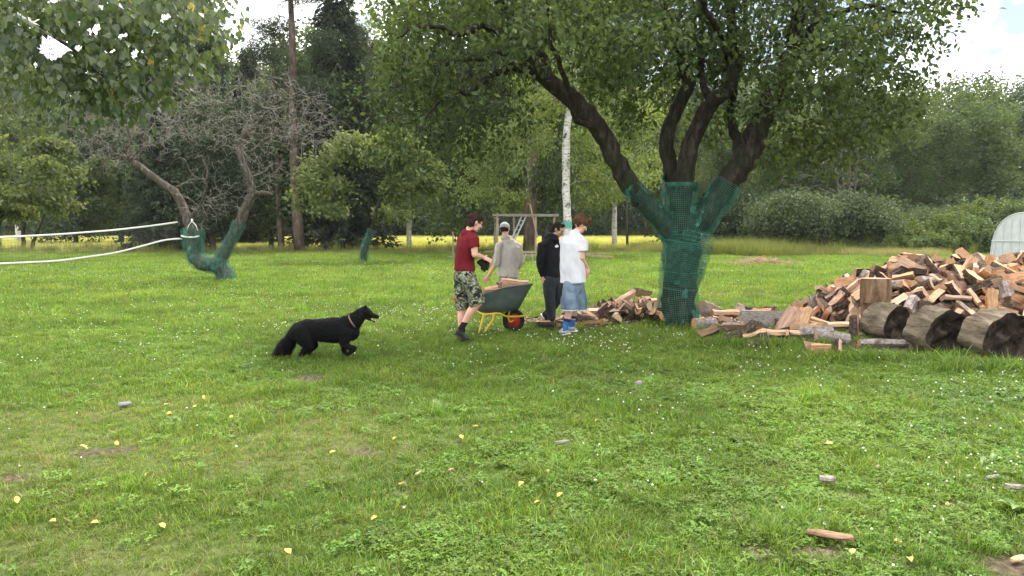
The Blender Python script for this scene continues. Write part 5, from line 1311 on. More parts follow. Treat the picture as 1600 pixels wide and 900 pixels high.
mb = MB(); mb.tube([PD(292, 360, -.3), PD(295, 352, -.3), PD(300, 345, -.28), PD(306, 352, -.3), PD(309, 360, -.3)], .014, n=6); mb.tube([PD(300, 342, -.28), PD(300, 348, -.3)], .03, n=6); link('rope', mb.mesh('rope', True, off=rr_.location), M['rope'], rr_)
mb = MB(); c = PD(299, 369.5, -.05); mb.tube(ring(c, .265, .02), .022, n=6); link('rope', mb.mesh('rope', True, off=rr_.location), M['rope'], rr_)

# ================================================================== WOODEN FRAME, LADDER, PLANKS
M['lumber'] = simple('lumber', (.34, .25, .17), .8, .15, 5)
M['lumber_old'] = simple('old_lumber', (.23, .20, .17), .85, .15, 5)
YF = 38.5
fr = empty('wooden_frame', P(805, 400, YF)); tag(fr, 'open wooden post frame with crossbar standing behind the people', 'frame')
def fpart(name, a, b, w_, mt=None, up=(0, 1, 0)):
    mb = MB(); mb.beam(a, b, w_, w_ * .8, up); link(name, mb.mesh(name, off=fr.location), mt or M['lumber'], fr)
def FP(px, py, dy=0): return P(px, py, YF + dy)
for px, dy in ((777, 0), (837, 0), (803, 1.8), (866, 1.9)):
    a = FP(px, 340, dy); fpart('post', (a.x, a.y, 0), (a.x, a.y, 2.08), .10)
fpart('crossbar', FP(770, 336), FP(873, 336), .11, M['lumber_old']); fpart('crossbar', FP(790, 337, 1.85), FP(872, 337, 1.85), .11, M['lumber_old'])
fpart('brace', FP(828, 318, -.1), FP(840, 372, -.1), .07)
fpart('rail', FP(757, 393, -.15), FP(844, 393, -.15), .06, M['lumber_old'])
lad = empty('ladder', P(800, 372, 38.3)); tag(lad, 'grey aluminium ladder leaning against the crossbar of the wooden frame', 'ladder')
la = simple('aluminium', (.36, .37, .38), .4, .05, spec=.5)
A0, A1 = P(799, 374, 38.0), P(815, 338, 38.6); B0, B1 = P(805, 374, 38.0), P(822, 338, 38.6); A0.z = .9
for a, b in ((A0, A1), (B0, B1)):
    d = (b - a); a2 = a - d * ((a.z) / d.z) * .98; mb = MB(); mb.beam(a2, b, .035, .07); link('side_rail', mb.mesh('side_rail', off=lad.location), la, lad)
d1, d2 = A1 - A0, B1 - B0; a2 = A0 - d1 * (A0.z / d1.z) * .98; b2 = B0 - d2 * (B0.z / d2.z) * .98
for k in range(1, 9):
    mb = MB(); q = k / 9; mb.tube([a2 + (A1 - a2) * q, b2 + (B1 - b2) * q], .02, n=6); link('rung', mb.mesh('rung', True, off=lad.location), la, lad)
sh = empty('sawhorse', P(826, 412, 32.5)); tag(sh, 'small grey trestle with crossed legs behind the wheelbarrow', 'trestle')
for s in (-1, 1):
    for e in (-1, 1):
        mb = MB(); mb.beam(P(826 + s * 8, 411, 32.5 + e * .3), P(826 + s * 4, 394, 32.5), .035, .035, (0, 1, 0)); link('leg', mb.mesh('leg', off=sh.location), M['lumber_old'], sh)
mb = MB(); mb.beam(P(816, 403, 32.5), P(836, 403, 32.5), .03, .03); link('crosspiece', mb.mesh('crosspiece', off=sh.location), M['lumber_old'], sh)
mb = MB(); mb.beam(P(814, 394, 32.5), P(838, 394, 32.5), .06, .05); link('top_beam', mb.mesh('top_beam', off=sh.location), M['lumber'], sh)
k = 0
for (x0, y0, x1, y1, w_, lb_) in ((765, 405, 822, 405, .14, 'pale plank lying on the grass under the wooden frame'), (770, 402, 838, 402.5, .12, 'second plank of the row under the wooden frame, farther back'), (760, 407.5, 800, 408, .16, 'short wide board in front of the planks under the frame'), (843, 406, 890, 404, .12, 'plank on the grass behind the person in black'),
    (912, 403, 957, 405, .13, 'thick plank lying on the grass right of the person in white'), (915, 401, 948, 400.5, .1, 'thin plank behind the thick plank right of the person in white'), (700, 405, 716, 404, .14, 'board end beside the person in maroon')):
    mb = MB(); a, b = G(x0, y0), G(x1, y1); a.z = b.z = .09 + .02 * k; mb.beam(a, b, w_ * 1.3, .09, jit=.004); tag(link('plank', mb.mesh('plank'), M['lumber']), lb_, 'plank'); k = (k + 1) % 3
mb = MB(); g = G(708, 408); mb.tube([(g.x, g.y, 0), (g.x, g.y, 1.35)], .035, n=6); tag(link('stake', mb.mesh('stake'), M['lumber_old']), 'thin wooden stake standing left of the person in maroon', 'stake')

# ================================================================== GREENHOUSE
gh = Vector(((1604 - 800) / F * 31.5, 31.5, 0)); rt = empty('greenhouse', gh); tag(rt, 'arched greenhouse of pale polycarbonate cut off by the right edge', 'greenhouse')
pc, nt, b = mat('polycarbonate', .25, .5)
f = noise(nt, 3, 3, 'Object'); nt.links.new(ramp(nt, f, [(.3, (.60, .63, .64)), (.7, (.74, .76, .77))]), b.inputs['Base Color'])
b.inputs['Transmission Weight'].default_value = .25; b.inputs['IOR'].default_value = 1.2
met = simple('greenhouse_steel', (.55, .57, .58), .4, .05, spec=.5)
ax = Vector((math.cos(.45), math.sin(.45), 0)); sd_ = Vector((-math.sin(.45), math.cos(.45), 0)); HWID, HH, LN = 1.5, 2.15, 6.0
def arc(k):
    a = PI * k; c_ = math.cos(a); s_ = math.sin(a); return sd_ * (-HWID * abs(c_) ** .75 * (1 if c_ > 0 else -1)) + Vector((0, 0, HH * s_ ** .72))
prof = [arc(k) for k in np.linspace(0, 1, 37)]
for i in range(4):
    mb = MB(); V = []
    for s in (i * LN / 4 + .01, (i + 1) * LN / 4 - .01):
        for q in prof: V.append(tuple(q + ax * s))
    mb.add(V, [(j, j + 1, 37 + j + 1, 37 + j) for j in range(36)]); link('panel', mb.mesh('panel', True), pc, rt)
mb = MB(); V = [tuple(q + ax * .02) for q in prof] + [tuple(ax * .02)]; mb.add(V, None, [(37, j + 1, j) for j in range(36)]); link('gable_panel', mb.mesh('gable_panel'), pc, rt)
for i in range(9):
    mb = MB(); mb.tube([q * 1.012 + ax * (i * LN / 8) for q in prof], .022, n=6); link('rib', mb.mesh('rib', True), met, rt)
for s in np.linspace(-HWID * .9, HWID * .9, 9):
    zt = HH * (max(0.02, 1 - (abs(s) / HWID) ** 2.6)) ** .4 * .97
    mb = MB(); mb.tube([sd_ * s - ax * .01 + Vector((0, 0, .02)), sd_ * s - ax * .01 + Vector((0, 0, zt))], .018, n=5); link('gable_bar', mb.mesh('gable_bar'), met, rt)
for zz in (.95,):
    for s0 in (-1, 1):
        mb = MB(); mb.tube([sd_ * (s0 * HWID * 1.0) + ax * 0 + Vector((0, 0, zz)), sd_ * (s0 * HWID * 1.0) + ax * LN + Vector((0, 0, zz))], .02, n=5); link('side_rail', mb.mesh('side_rail'), met, rt)
mb = MB(); mb.tube([sd_ * -HWID * .98 - ax * .02 + Vector((0, 0, .95)), sd_ * HWID * .98 - ax * .02 + Vector((0, 0, .95))], .02, n=5); link('gable_rail', mb.mesh('gable_rail'), met, rt)
# ================================================================== PEOPLE
def nv3(*v): return Vector(v).normalized()
def head(mb, c, f, u, k=1.0):
    f = Vector(f).normalized(); u = Vector(u); u = (u - f * u.dot(f)).normalized(); r = f.cross(u)
    def q(a, b, d): return c + (r * a + f * b + u * d) * k
    mb.ball(q(0, -.012, .022), .076 * k, .096 * k, .092 * k, r, u)
    mb.ball(q(0, .028, -.03), .060 * k, .062 * k, .080 * k, r, u)
    mb.blob([q(-.03, .035, -.085), q(0, .068, -.092), q(.03, .035, -.085)], .024 * k, ref=u)
    mb.blob([q(0, .083, .018), q(0, .100, -.008), q(0, .112, -.026)], [.010 * k, .012 * k, .015 * k], ref=u)
    mb.blob([q(-.035, .078, .028), q(0, .086, .03), q(.035, .078, .028)], .012 * k, ref=u)
    mb.blob([q(-.022, .080, -.055), q(0, .090, -.055), q(.022, .080, -.055)], .010 * k, ref=u)
    for s in (-1, 1):
        mb.ball(q(s * .078, -.008, -.008), .011 * k, .020 * k, .032 * k, r + f * .3 * s, u, 10)
        mb.ball(q(s * .035, .068, -.02), .024 * k, .02 * k, .024 * k, r, u, 10)
    return r, f, u, q
def hand(mb, w_, d, n, curl=.5, k=1.0, thumb=1):
    d = Vector(d).normalized(); n = Vector(n); n = (n - d * n.dot(d)).normalized(); s = d.cross(n) * thumb
    mb.blob([w_ - d * .02, w_ + d * .03 * k, w_ + d * .085 * k], [.026 * k, .036 * k, .040 * k], ref=s, b=[.02 * k, .017 * k, .014 * k], n=12)
    for i, (o, L) in enumerate(((.030, .068), (.011, .078), (-.010, .073), (-.029, .057))):
        p = w_ + d * .088 * k + s * o * k; a = .15 + .08 * i; pts = [p - d * .012]; dd = d + s * o * 2.0
        for j in range(3):
            a += curl * (.55 + .1 * i); dir_ = (dd.normalized() * math.cos(a * .8) + n * math.sin(a * .8)); p = p + dir_ * (L * k * (.42, .32, .26)[j]); pts.append(p)
        mb.blob(pts, [.0095 * k, .0092 * k, .0085 * k, .0075 * k], ref=s, n=8)
    b0 = w_ + d * .022 * k + s * .028 * k; b1 = b0 + (d * .6 + s * .75 + n * .25).normalized() * .04 * k; b2 = b1 + (d * .9 + s * .3 + n * .35).normalized() * .032 * k
    mb.blob([b0, b1, b2], [.014 * k, .011 * k, .009 * k], ref=n, n=8)
def facebits(r_, q, k, off):
    ew = simple('eye_white', (.7, .68, .65), .3); ed = simple('eye_dark', (.03, .02, .015), .3); lip = simple('lips', (.36, .12, .10), .5)
    for s in (-1, 1):
        mb = MB(); mb.ball(q(s * .032, .083, .002), .008 * k, .008 * k, .0055 * k, n=8); link('eye', mb.mesh('eye', True, off=off), ed, r_)
        mb = MB(); mb.blob([q(s * .018, .095, .022), q(s * .045, .082, .023)], .0022, n=6); link('eyebrow', mb.mesh('eyebrow', True, off=off), ed, r_)
    mb = MB(); mb.blob([q(-.022, .088, -.060), q(0, .099, -.058), q(.022, .088, -.060)], .0055, n=6); link('mouth', mb.mesh('mouth', True, off=off), lip, r_)
def hairmat(name, a, b_):
    m, nt, b = mat(name, .75, .15); f = noise(nt, 55, 4, 'Object', (1, 1, .5), .6, 1.5); nt.links.new(ramp(nt, f, [(.3, a), (.7, b_)]), b.inputs['Base Color']); bump(nt, b, f, 1.0, .012); return m
def fabric(name, ca, cb, scale=7, bmp=.6, sc=(1, 1, .5), rough=.9):
    m, nt, b = mat(name, rough, .15); f = noise(nt, scale, 5, 'Object', sc, .55, .8); nt.links.new(ramp(nt, f, [(.3, ca), (.7, cb)]), b.inputs['Base Color']); bump(nt, b, f, bmp, .03)
    return m
def camo():
    m, nt, b = mat('camouflage', .9, .1); f = noise(nt, 8, 3, 'Object', (1, 1, 1.3), .5, .6)
    c = ramp(nt, f, [(0, (.035, .04, .03)), (.43, (.12, .13, .08)), (.50, (.30, .30, .24)), (.545, (.075, .09, .05)), (.64, (.20, .18, .13))], 'CONSTANT')
    f2 = noise(nt, 12, 2, 'Object'); c = mixc(nt, math_(nt, 'GREATER_THAN', f2, .60), c, (.02, .022, .018)); nt.links.new(c, b.inputs['Base Color']); bump(nt, b, noise(nt, 9, 3, 'Object'), .5, .03); return m
def figure(label, loc):
    r = empty('person', (loc[0], loc[1], 0)); tag(r, label, 'person'); return r
def cloth(r, name, mb, mt, vox=.009, amp=.008, sc=(7, 7, 5), smooth=5):
    return link(name, remesh(mb, name, vox, smooth, off=r.location, disp=(amp, sc)), mt, r)
def shoe(r, ank, heel, toe, mt, solem=None, w_=.043):
    ank, heel, toe = Vector(ank), Vector(heel), Vector(toe); d = (toe - heel).normalized(); s = d.cross(Vector((0, 0, 1))).normalized(); up = s.cross(d)
    mb = MB(); mb.blob([heel + up * .04 + d * .02, heel * .6 + toe * .4 + up * .038, heel * .25 + toe * .75 + up * .028, toe - d * .03 + up * .022], [.034, .042, w_ + .002, .034], ref=s, b=[.036, .036, .026, .018])
    mb.blob([heel + up * .05 + d * .045, ank + (ank - heel).normalized() * .0 + up * .01], [.036, .038], ref=s)
    ob = link('shoe', remesh(mb, 'shoe', .006, 3, off=r.location), mt, r)
    mb = MB(); mb.tube([heel - d * .012 + up * -.004, heel * .7 + toe * .3 - up * .004, heel * .3 + toe * .7 - up * .006, toe + d * .0 - up * .0], [.030, .038, .046, .028], ref=s, b=.014, n=14); link('sole', mb.mesh('sole', True, off=ob.parent.location), solem or M['sole'], ob)
M['sole'] = simple('white_sole', (.66, .65, .62), .7, .05); M['sole_dark'] = simple('dark_sole', (.03, .03, .035), .7)
M['skin_hot'] = simple('skin_pink', (.66, .36, .27), .5, .1, 14, spec=.35)

# --- person in maroon
Y1 = 9.95
def A(zx, zy, dy=0.0): return P(690 + zx / 3.9125, 320 + zy / 3.9125, Y1 + dy)
f1 = nv3(.85, .5, 0); s1 = nv3(.5, -.85, 0)
r = figure('person in maroon t-shirt and camouflage shorts standing behind the wheelbarrow', (A(140, 830).x, Y1))
B = MB()
B.blob([A(140, 420), A(142, 350), A(150, 260), A(157, 200)], [.11, .10, .12, .07], ref=s1, b=[.08, .075, .08, .05])
B.blob([A(160, 195), A(172, 150), A(182, 128)], [.058, .052, .05], ref=s1)
hr, hf, hu, hq = head(B, A(205, 108), (.82, .38, -.42), (.25, .1, 1), .98)
shR, elR, wrR = A(196, 205, -.17), A(203, 305, -.20), A(250, 322, -.06)
B.blob([shR, elR], [.052, .042], ref=f1); B.blob([elR, (elR + wrR) / 2, wrR], [.042, .038, .027], ref=f1)
shL, elL, wrL = A(128, 200, .15), A(190, 300, .26), A(250, 318, .12)
B.blob([shL, elL], [.052, .042], ref=f1); B.blob([elL, wrL], [.04, .027], ref=f1)
hand(B, wrR + Vector((.01, .005, -.0)), (.9, .1, -.35), (.1, .6, -.7), .55, 1.0, 1)
hand(B, wrL + Vector((.01, 0, 0)), (.85, -.3, -.4), (0, -.7, -.6), .6, 1.0, -1)
kR, aR = A(222, 595, -.14), A(126, 745, -.10); kL, aL = A(128, 610, .08), A(126, 795, .02)
B.blob([A(165, 440, -.09), kR], [.082, .062], ref=s1); B.blob([kR, kR * .62 + aR * .38 + Vector((-.015, 0, 0)), aR], [.060, .058, .034], ref=s1)
B.blob([A(118, 440, .09), kL], [.082, .060], ref=s1); B.blob([kL, kL * .6 + aL * .4 + Vector((-.015, 0, 0)), aL], [.058, .056, .034], ref=s1)
link('body', remesh(B, 'body', .0062, 3, off=r.location), M['skin_hot'], r)
facebits(r, hq, .98, r.location)
C_ = MB(); C_.blob([A(141, 402), A(142, 340), A(149, 260), A(155, 215), A(160, 192)], [.165, .158, .18, .18, .12], ref=s1, b=[.135, .122, .128, .115, .075], n=24, f0=1)
C_.blob([A(182, 200, -.13), shR + Vector((0, 0, -.02)), A(203, 262, -.19)], [.075, .078, .070], ref=f1, f1=1); C_.blob([A(140, 200, .12), shL, A(152, 262, .2)], [.07, .075, .068], ref=f1, f1=1)
C_.blob([A(150, 178), A(172, 168)], [.072, .062], ref=s1)
cloth(r, 'tshirt', C_, fabric('maroon_cotton', (.10, .008, .014), (.17, .014, .022)), amp=.012)
C_ = MB(); C_.blob([A(141, 392), A(142, 440)], [.140, .150], ref=s1, b=.115, n=24, f0=1)
C_.blob([A(160, 440, -.08), A(195, 530, -.12), A(223, 612, -.14)], [.115, .108, .105], ref=s1, f1=1); C_.blob([A(122, 440, .08), A(122, 540, .08), A(130, 638, .08)], [.115, .10, .098], ref=s1, f1=1)
cloth(r, 'shorts', C_, camo(), amp=.016, sc=(9, 9, 6))
hm = hairmat('dark_brown_hair', (.012, .007, .005), (.05, .028, .018)); C_ = MB(); C_.ball(hq(0, -.022, .030), .084, .098, .088, hr, hu, 18); C_.ball(hq(0, -.05, -.025), .072, .06, .07, hr, hu, 14); C_.blob([hq(0, .055, .080), hq(0, -.03, .11), hq(0, -.09, .03)], [.035, .045, .045], ref=hr)
C_.blob([hq(-.05, .03, .075), hq(.05, .03, .075)], .035, ref=hu); cloth(r, 'hair', C_, hm, .007, .012, (30, 30, 30), 1)
for a_, k_ in ((aR, kR), (aL, kL)):
    C_ = MB(); d = (k_ - a_).normalized(); C_.blob([a_ - d * .03, a_ + d * .075], [.040, .043], ref=s1); cloth(r, 'sock', C_, fabric('black_sock', (.008, .008, .01), (.02, .02, .024)), .007, .002)
sg = fabric('charcoal_shoe', (.012, .013, .015), (.06, .065, .07), 14)
shoe(r, aR, A(84, 788, -.08), A(172, 836, -.12), sg, M['sole_dark'], .046); shoe(r, aL, A(104, 838, .02), A(192, 850, .0), sg, M['sole_dark'], .046)
gl = MB(); c0 = A(258, 338, .0)
for dx, dz, rr in ((0, 0, .05), (.05, .02, .045), (.085, -.01, .035), (-.03, -.05, .04), (.0, -.09, .03), (-.06, -.03, .035), (.09, .03, .022)): gl.ball(c0 + Vector((dx, 0, dz)), rr, rr * .9, rr * .8)
for k in range(5): gl.blob([c0 + Vector((-.02 + k * .025, -.01, -.04)), c0 + Vector((-.03 + k * .02, -.02, -.12 - .01 * (k % 3)))], .014, n=8)
o = link('work_gloves', remesh(gl, 'work_gloves', .006, 1, off=c0, disp=(.012, (20, 20, 20))), fabric('black_glove', (.006, .006, .006), (.03, .028, .025), 12), loc=c0); tag(o, 'black crumpled work gloves held in both hands by the person in maroon', 'gloves')

# --- person with the grey cap
Y2 = 13.2
def A2(zx, zy, dy=0.0): return P(690 + zx / 3.9125, 320 + zy / 3.9125, Y2 + dy)
f2 = nv3(.25, .97, 0); s2 = nv3(.97, -.25, 0)
r = figure('person in grey cap and pale linen shirt seen from behind beyond the wheelbarrow', (A2(405, 640).x, Y2))
B = MB(); B.blob([A2(402, 480), A2(408, 420), A2(413, 320), A2(412, 245)], [.12, .11, .13, .07], ref=s2, b=[.085, .08, .085, .05])
B.blob([A2(405, 235), A2(392, 195), A2(388, 178)], [.06, .054, .052], ref=s2)
hr, hf, hu, hq = head(B, A2(386, 150), (.3, .9, -.25), (-.05, .1, 1), 1.0)
shL, elL, wrL = A2(352, 250, -.03), A2(338, 350, -.08), A2(287, 432, .05)
B.blob([shL, elL], [.055, .045], ref=f2); B.blob([elL, wrL], [.044, .028], ref=f2); hand(B, wrL, (-.45, .1, -.75), (-.3, .9, -.2), .25, 1.05, 1)
shR, elR, wrR = A2(465, 250, .02), A2(476, 345, .06), A2(452, 425, .26)
B.blob([shR, elR], [.055, .045], ref=f2); B.blob([elR, wrR], [.044, .028], ref=f2); hand(B, wrR, (-.2, .8, -.5), (-.8, 0, -.3), .4, 1.0, -1)
for hx, kx, ax_ in ((370, 372, 372), (442, 444, 448)):
    a_ = A2(ax_, 660); a_.z = .09; B.blob([A2(hx, 480), A2(kx, 575), a_], [.085, .06, .036], ref=s2)
link('body', remesh(B, 'body', .0065, 3, off=r.location), M['skin_hot'], r)
C_ = MB(); C_.blob([A2(400, 440), A2(405, 390), A2(412, 320), A2(413, 265), A2(408, 232)], [.205, .19, .20, .20, .13], ref=s2, b=[.13, .125, .13, .115, .08], n=24, f0=1)
C_.blob([A2(366, 245), shL, elL, A2(330, 368, -.06)], [.075, .076, .068, .062], ref=f2, f1=1); C_.blob([A2(455, 245), shR, elR, A2(472, 375, .1)], [.075, .076, .068, .06], ref=f2)
C_.blob([A2(380, 200), A2(402, 200)], [.06, .06], ref=s2); cloth(r, 'shirt', C_, fabric('pale_linen', (.35, .31, .29), (.47, .43, .40), 9, .8), .009, .016, (9, 9, 6))
C_ = MB(); C_.blob([A2(403, 462), A2(404, 490)], [.175, .175], ref=s2, b=.13)
for hx, kx, ax_ in ((370, 372, 372), (442, 444, 448)):
    a_ = A2(ax_, 660); a_.z = .10; C_.blob([A2(hx, 490), A2(kx, 575), a_], [.105, .085, .068], ref=s2)
    t_ = a_ + Vector((.03, .16, -.06)); h_ = a_ + Vector((-.02, -.07, -.08)); shoe(r, a_ - Vector((0, 0, .01)), h_, t_, sg, M['sole_dark'])
cloth(r, 'trousers', C_, fabric('khaki_cotton', (.19, .16, .125), (.28, .245, .195)), amp=.012)
capm = fabric('grey_cap', (.30, .31, .33), (.42, .43, .45), 20, .2)
C_ = MB(); C_.ball(hq(0, -.005, .045), .090, .108, .085, hr, hu, 20); C_.blob([hq(0, .06, .03), hq(0, .14, .022)], [.075, .06], ref=hr, b=.009); C_.ball(hq(0, -.005, .132), .01, .01, .006)
link('cap', remesh(C_, 'cap', .006, 2, off=r.location), capm, r)
C_ = MB(); C_.ball(hq(0, -.02, -.0), .080, .092, .065, hr, hu, 16); cloth(r, 'hair', C_, hm, .007, .006, (30, 30, 30), 1)
mb = MB(); mb.tube([wrL - Vector((-.02, 0, -.035)) , wrL - Vector((-.008, 0, -.012))], .034, n=14, ref=f2); link('watch', mb.mesh('watch', True, off=r.location), simple('black_watch', (.01, .01, .012), .4), r)

# --- person in black
Y3 = 11.8
def A3(zx, zy, dy=0.0): return P(820 + zx / 4.09, 320 + zy / 4.09, Y3 + dy)
f3 = nv3(.8, -.5, 0); s3 = nv3(-.5, -.8, 0)
r = figure('person in black hoodie and dark trousers looking down at the ground', (A3(170, 700).x, Y3))
B = MB(); B.blob([A3(180, 480), A3(175, 420), A3(166, 330), A3(165, 255)], [.10, .10, .12, .07], ref=s3, b=[.08, .075, .08, .05]); B.blob([A3(172, 245), A3(192, 205), A3(200, 190)], [.056, .052, .05], ref=s3)
hr, hf, hu, hq = head(B, A3(215, 158), (.72, -.38, -.52), (.45, -.2, .85), .97)
shR, elR, wrR = A3(112, 258, -.13), A3(98, 365, -.16), A3(112, 462, -.10)
B.blob([shR, elR, wrR], [.05, .042, .027], ref=f3); hand(B, wrR + Vector((0, 0, -.0)), (.12, -.1, -1), (.8, .4, 0), .45, 1.0, 1)
shL, elL, wrL = A3(212, 255, .14), A3(226, 350, .20), A3(228, 440, .14)
B.blob([shL, elL, wrL], [.05, .042, .027], ref=f3); hand(B, wrL, (.1, -.1, -1), (-.5, -.6, 0), .45, 1.0, -1)
kR, aR = A3(160, 600, -.10), A3(172, 738, -.05); kL, aL = A3(216, 588, .10), A3(140, 712, .14)
for h_, k_, a_ in ((A3(155, 480, -.08), kR, aR), (A3(205, 480, .08), kL, aL)): B.blob([h_, k_], [.08, .058], ref=s3); B.blob([k_, a_], [.056, .034], ref=s3)
link('body', remesh(B, 'body', .0065, 3, off=r.location), M['skin_tan'], r); facebits(r, hq, .97, r.location)
blk = fabric('black_fleece', (.006, .006, .008), (.017, .017, .021), 8)
C_ = MB(); C_.blob([A3(172, 462), A3(168, 400), A3(163, 320), A3(163, 270), A3(168, 235)], [.158, .17, .185, .185, .12], ref=s3, b=[.125, .13, .135, .12, .09], n=24, f0=1)
C_.blob([shR + Vector((.05, .04, .02)), shR, elR, wrR + Vector((0, 0, .03))], [.075, .075, .066, .045], ref=f3); C_.blob([shL + Vector((-.03, -.04, .02)), shL, elL, wrL + Vector((0, 0, .03))], [.075, .075, .066, .045], ref=f3)
C_.blob([A3(160, 205, .0), A3(190, 215, -.03), A3(200, 225, -.08)], [.07, .075, .05], ref=s3); C_.blob([A3(150, 215), A3(152, 235)], .065, ref=s3)
cloth(r, 'hoodie', C_, blk, amp=.013, sc=(9, 9, 6))
mb = MB(); c_ = A3(204, 266, -.16); mb.add([c_ + Vector((x, -.002, z)) for x, z in ((-.032, .0), (-.01, .028), (.02, .022), (.035, -.004), (.012, -.012), (-.01, -.022))], [(0, 1, 2, 5), (2, 3, 4, 5)]); link('chest_patch', mb.mesh('chest_patch', off=r.location), M['sole'], r)
dk = fabric('dark_trousers', (.018, .021, .025), (.045, .05, .056), 8)
C_ = MB(); C_.blob([A3(177, 445), A3(180, 490)], [.13, .14], ref=s3, b=.11, f0=1)
for h_, k_, a_ in ((A3(155, 490, -.08), kR, aR), (A3(205, 490, .08), kL, aL)): C_.blob([h_, k_, a_ * .96 + k_ * .04], [.108, .088, .072], ref=s3, f1=1)
cloth(r, 'trousers', C_, dk, amp=.012)
bs = fabric('black_shoe', (.01, .01, .012), (.03, .03, .034), 14)
shoe(r, aR, A3(160, 762, -.03), A3(205, 768, -.14), bs, M['sole_dark']); shoe(r, aL, A3(108, 700, .16), A3(150, 762, .10), bs, M['sole'])
C_ = MB(); C_.ball(hq(0, -.024, .030), .083, .095, .085, hr, hu, 18); C_.ball(hq(0, -.05, -.02), .072, .058, .065, hr, hu, 14); C_.blob([hq(-.03, .030, .090), hq(.03, .030, .090)], .03, ref=hu); cloth(r, 'hair', C_, hairmat('black_hair', (.006, .005, .004), (.022, .017, .014)), .007, .009, (32, 32, 32), 1)

# --- person in white
Y4 = 10.6
def A4(zx, zy, dy=0.0): return P(820 + zx / 4.09, 320 + zy / 4.09, Y4 + dy)
f4 = nv3(.72, .69, 0); s4 = nv3(.69, -.72, 0)
r = figure('person in white oversized t-shirt, baggy denim shorts and blue socks', (A4(290, 820).x, Y4))
B = MB(); B.blob([A4(310, 510), A4(306, 440), A4(303, 330), A4(312, 240)], [.11, .10, .12, .07], ref=s4, b=[.08, .075, .08, .05]); B.blob([A4(318, 225), A4(332, 180), A4(342, 160)], [.058, .052, .05], ref=s4)
hr, hf, hu, hq = head(B, A4(358, 125), (.82, .32, -.48), (.4, .15, .9), .98)
shR, elR, wrR = A4(366, 235, -.10), A4(362, 342, -.14), A4(398, 398, -.02)
B.blob([shR, elR, wrR], [.052, .042, .027], ref=f4); hand(B, wrR, (.28, .15, -.95), (-.6, .6, 0), .45, 1.0, -1)
shL, elL, wrL = A4(260, 235, .16), A4(290, 335, .30), A4(375, 395, .34)
B.blob([shL, elL, wrL], [.052, .042, .027], ref=f4); hand(B, wrL, (.5, .2, -.8), (.3, -.7, -.2), .4, 1.0, 1)
kR, aR = A4(290, 640, -.06), A4(258, 798, -.06); kL, aL = A4(320, 640, .12), A4(300, 775, .16)
for h_, k_, a_ in ((A4(290, 520, -.08), kR, aR), (A4(330, 520, .08), kL, aL)): B.blob([h_, k_], [.08, .058], ref=s4); B.blob([k_, k_ * .6 + a_ * .4, a_], [.056, .053, .034], ref=s4)
link('body', remesh(B, 'body', .0062, 3, off=r.location), M['skin_hot'], r); facebits(r, hq, .98, r.location)
C_ = MB(); C_.blob([A4(308, 497), A4(305, 430), A4(300, 330), A4(305, 250), A4(314, 212)], [.205, .20, .20, .205, .12], ref=s4, b=[.16, .15, .145, .13, .09], n=24, f0=1)
C_.blob([A4(352, 225, -.06), shR, A4(368, 300, -.12)], [.085, .088, .092], ref=f4, f1=1); C_.blob([A4(275, 225, .12), shL, A4(275, 295, .22)], [.085, .088, .085], ref=f4, f1=1); C_.blob([A4(312, 190), A4(330, 182)], [.07, .066], ref=s4)
cloth(r, 'tshirt', C_, fabric('white_cotton', (.56, .56, .61), (.68, .68, .72), 6, .5), amp=.015, sc=(7, 7, 4))
den = fabric('washed_denim', (.06, .10, .16), (.26, .34, .42), 5, .4)
C_ = MB(); C_.blob([A4(310, 470), A4(312, 530)], [.15, .16], ref=s4, b=.12, n=24, f0=1)
C_.blob([A4(295, 520, -.07), A4(288, 600, -.07), A4(286, 664, -.07)], [.112, .122, .130], ref=s4, f1=1); C_.blob([A4(332, 520, .07), A4(338, 600, .09), A4(342, 664, .10)], [.112, .122, .130], ref=s4, f1=1)
sh_ = cloth(r, 'denim_shorts', C_, den, amp=.016, sc=(8, 8, 5))
mb = MB()
for c_, ry_ in ((A4(285, 668, -.07), .128), (A4(342, 668, .10), .126)):
    mb.tube([c_ + Vector((0, 0, -.012)), c_ + Vector((0, 0, .006))], ry_, n=24, caps=False)
    for k in range(40):
        a = rng.random() * 6.28; q_ = c_ + Vector((math.cos(a) * ry_ * .97, math.sin(a) * ry_ * .97, -.01)); mb.tube([q_, q_ + Vector((rng.normal() * .01, 0, -rng.uniform(.01, .05)))], .0015, n=3)
link('frayed_hem', mb.mesh('frayed_hem', off=r.location), simple('hem_thread', (.5, .52, .52), .9), sh_)
bsock = fabric('blue_sock', (.03, .10, .30), (.06, .17, .42), 20); nsock = simple('navy_band', (.01, .03, .12), .9)
for k_, a_ in ((kR, aR), (kL, aL)):
    d = (k_ - a_).normalized(); C_ = MB(); C_.blob([a_ - d * .02, a_ + d * .07, a_ + d * .13], [.041, .044, .046], ref=s4); so_ = cloth(r, 'sock', C_, bsock, .007, .003)
    mb = MB(); mb.tube([a_ + d * .125, a_ + d * .165], .051, n=16, ref=s4); link('sock_cuff', mb.mesh('sock_cuff', True, off=r.location), nsock, so_)
gsh = fabric('grey_sneaker', (.16, .17, .18), (.55, .55, .54), 16)
shoe(r, aR, A4(228, 832, -.02), A4(288, 822, -.10), gsh, M['sole'], .045); shoe(r, aL, A4(282, 808, .18), A4(334, 806, .10), gsh, M['sole'], .045)
C_ = MB(); C_.ball(hq(0, -.025, .04), .100, .115, .098, hr, hu, 18); C_.blob([hq(-.05, .065, .09), hq(.0, .08, .10), hq(.05, .065, .09)], .042, ref=hu)
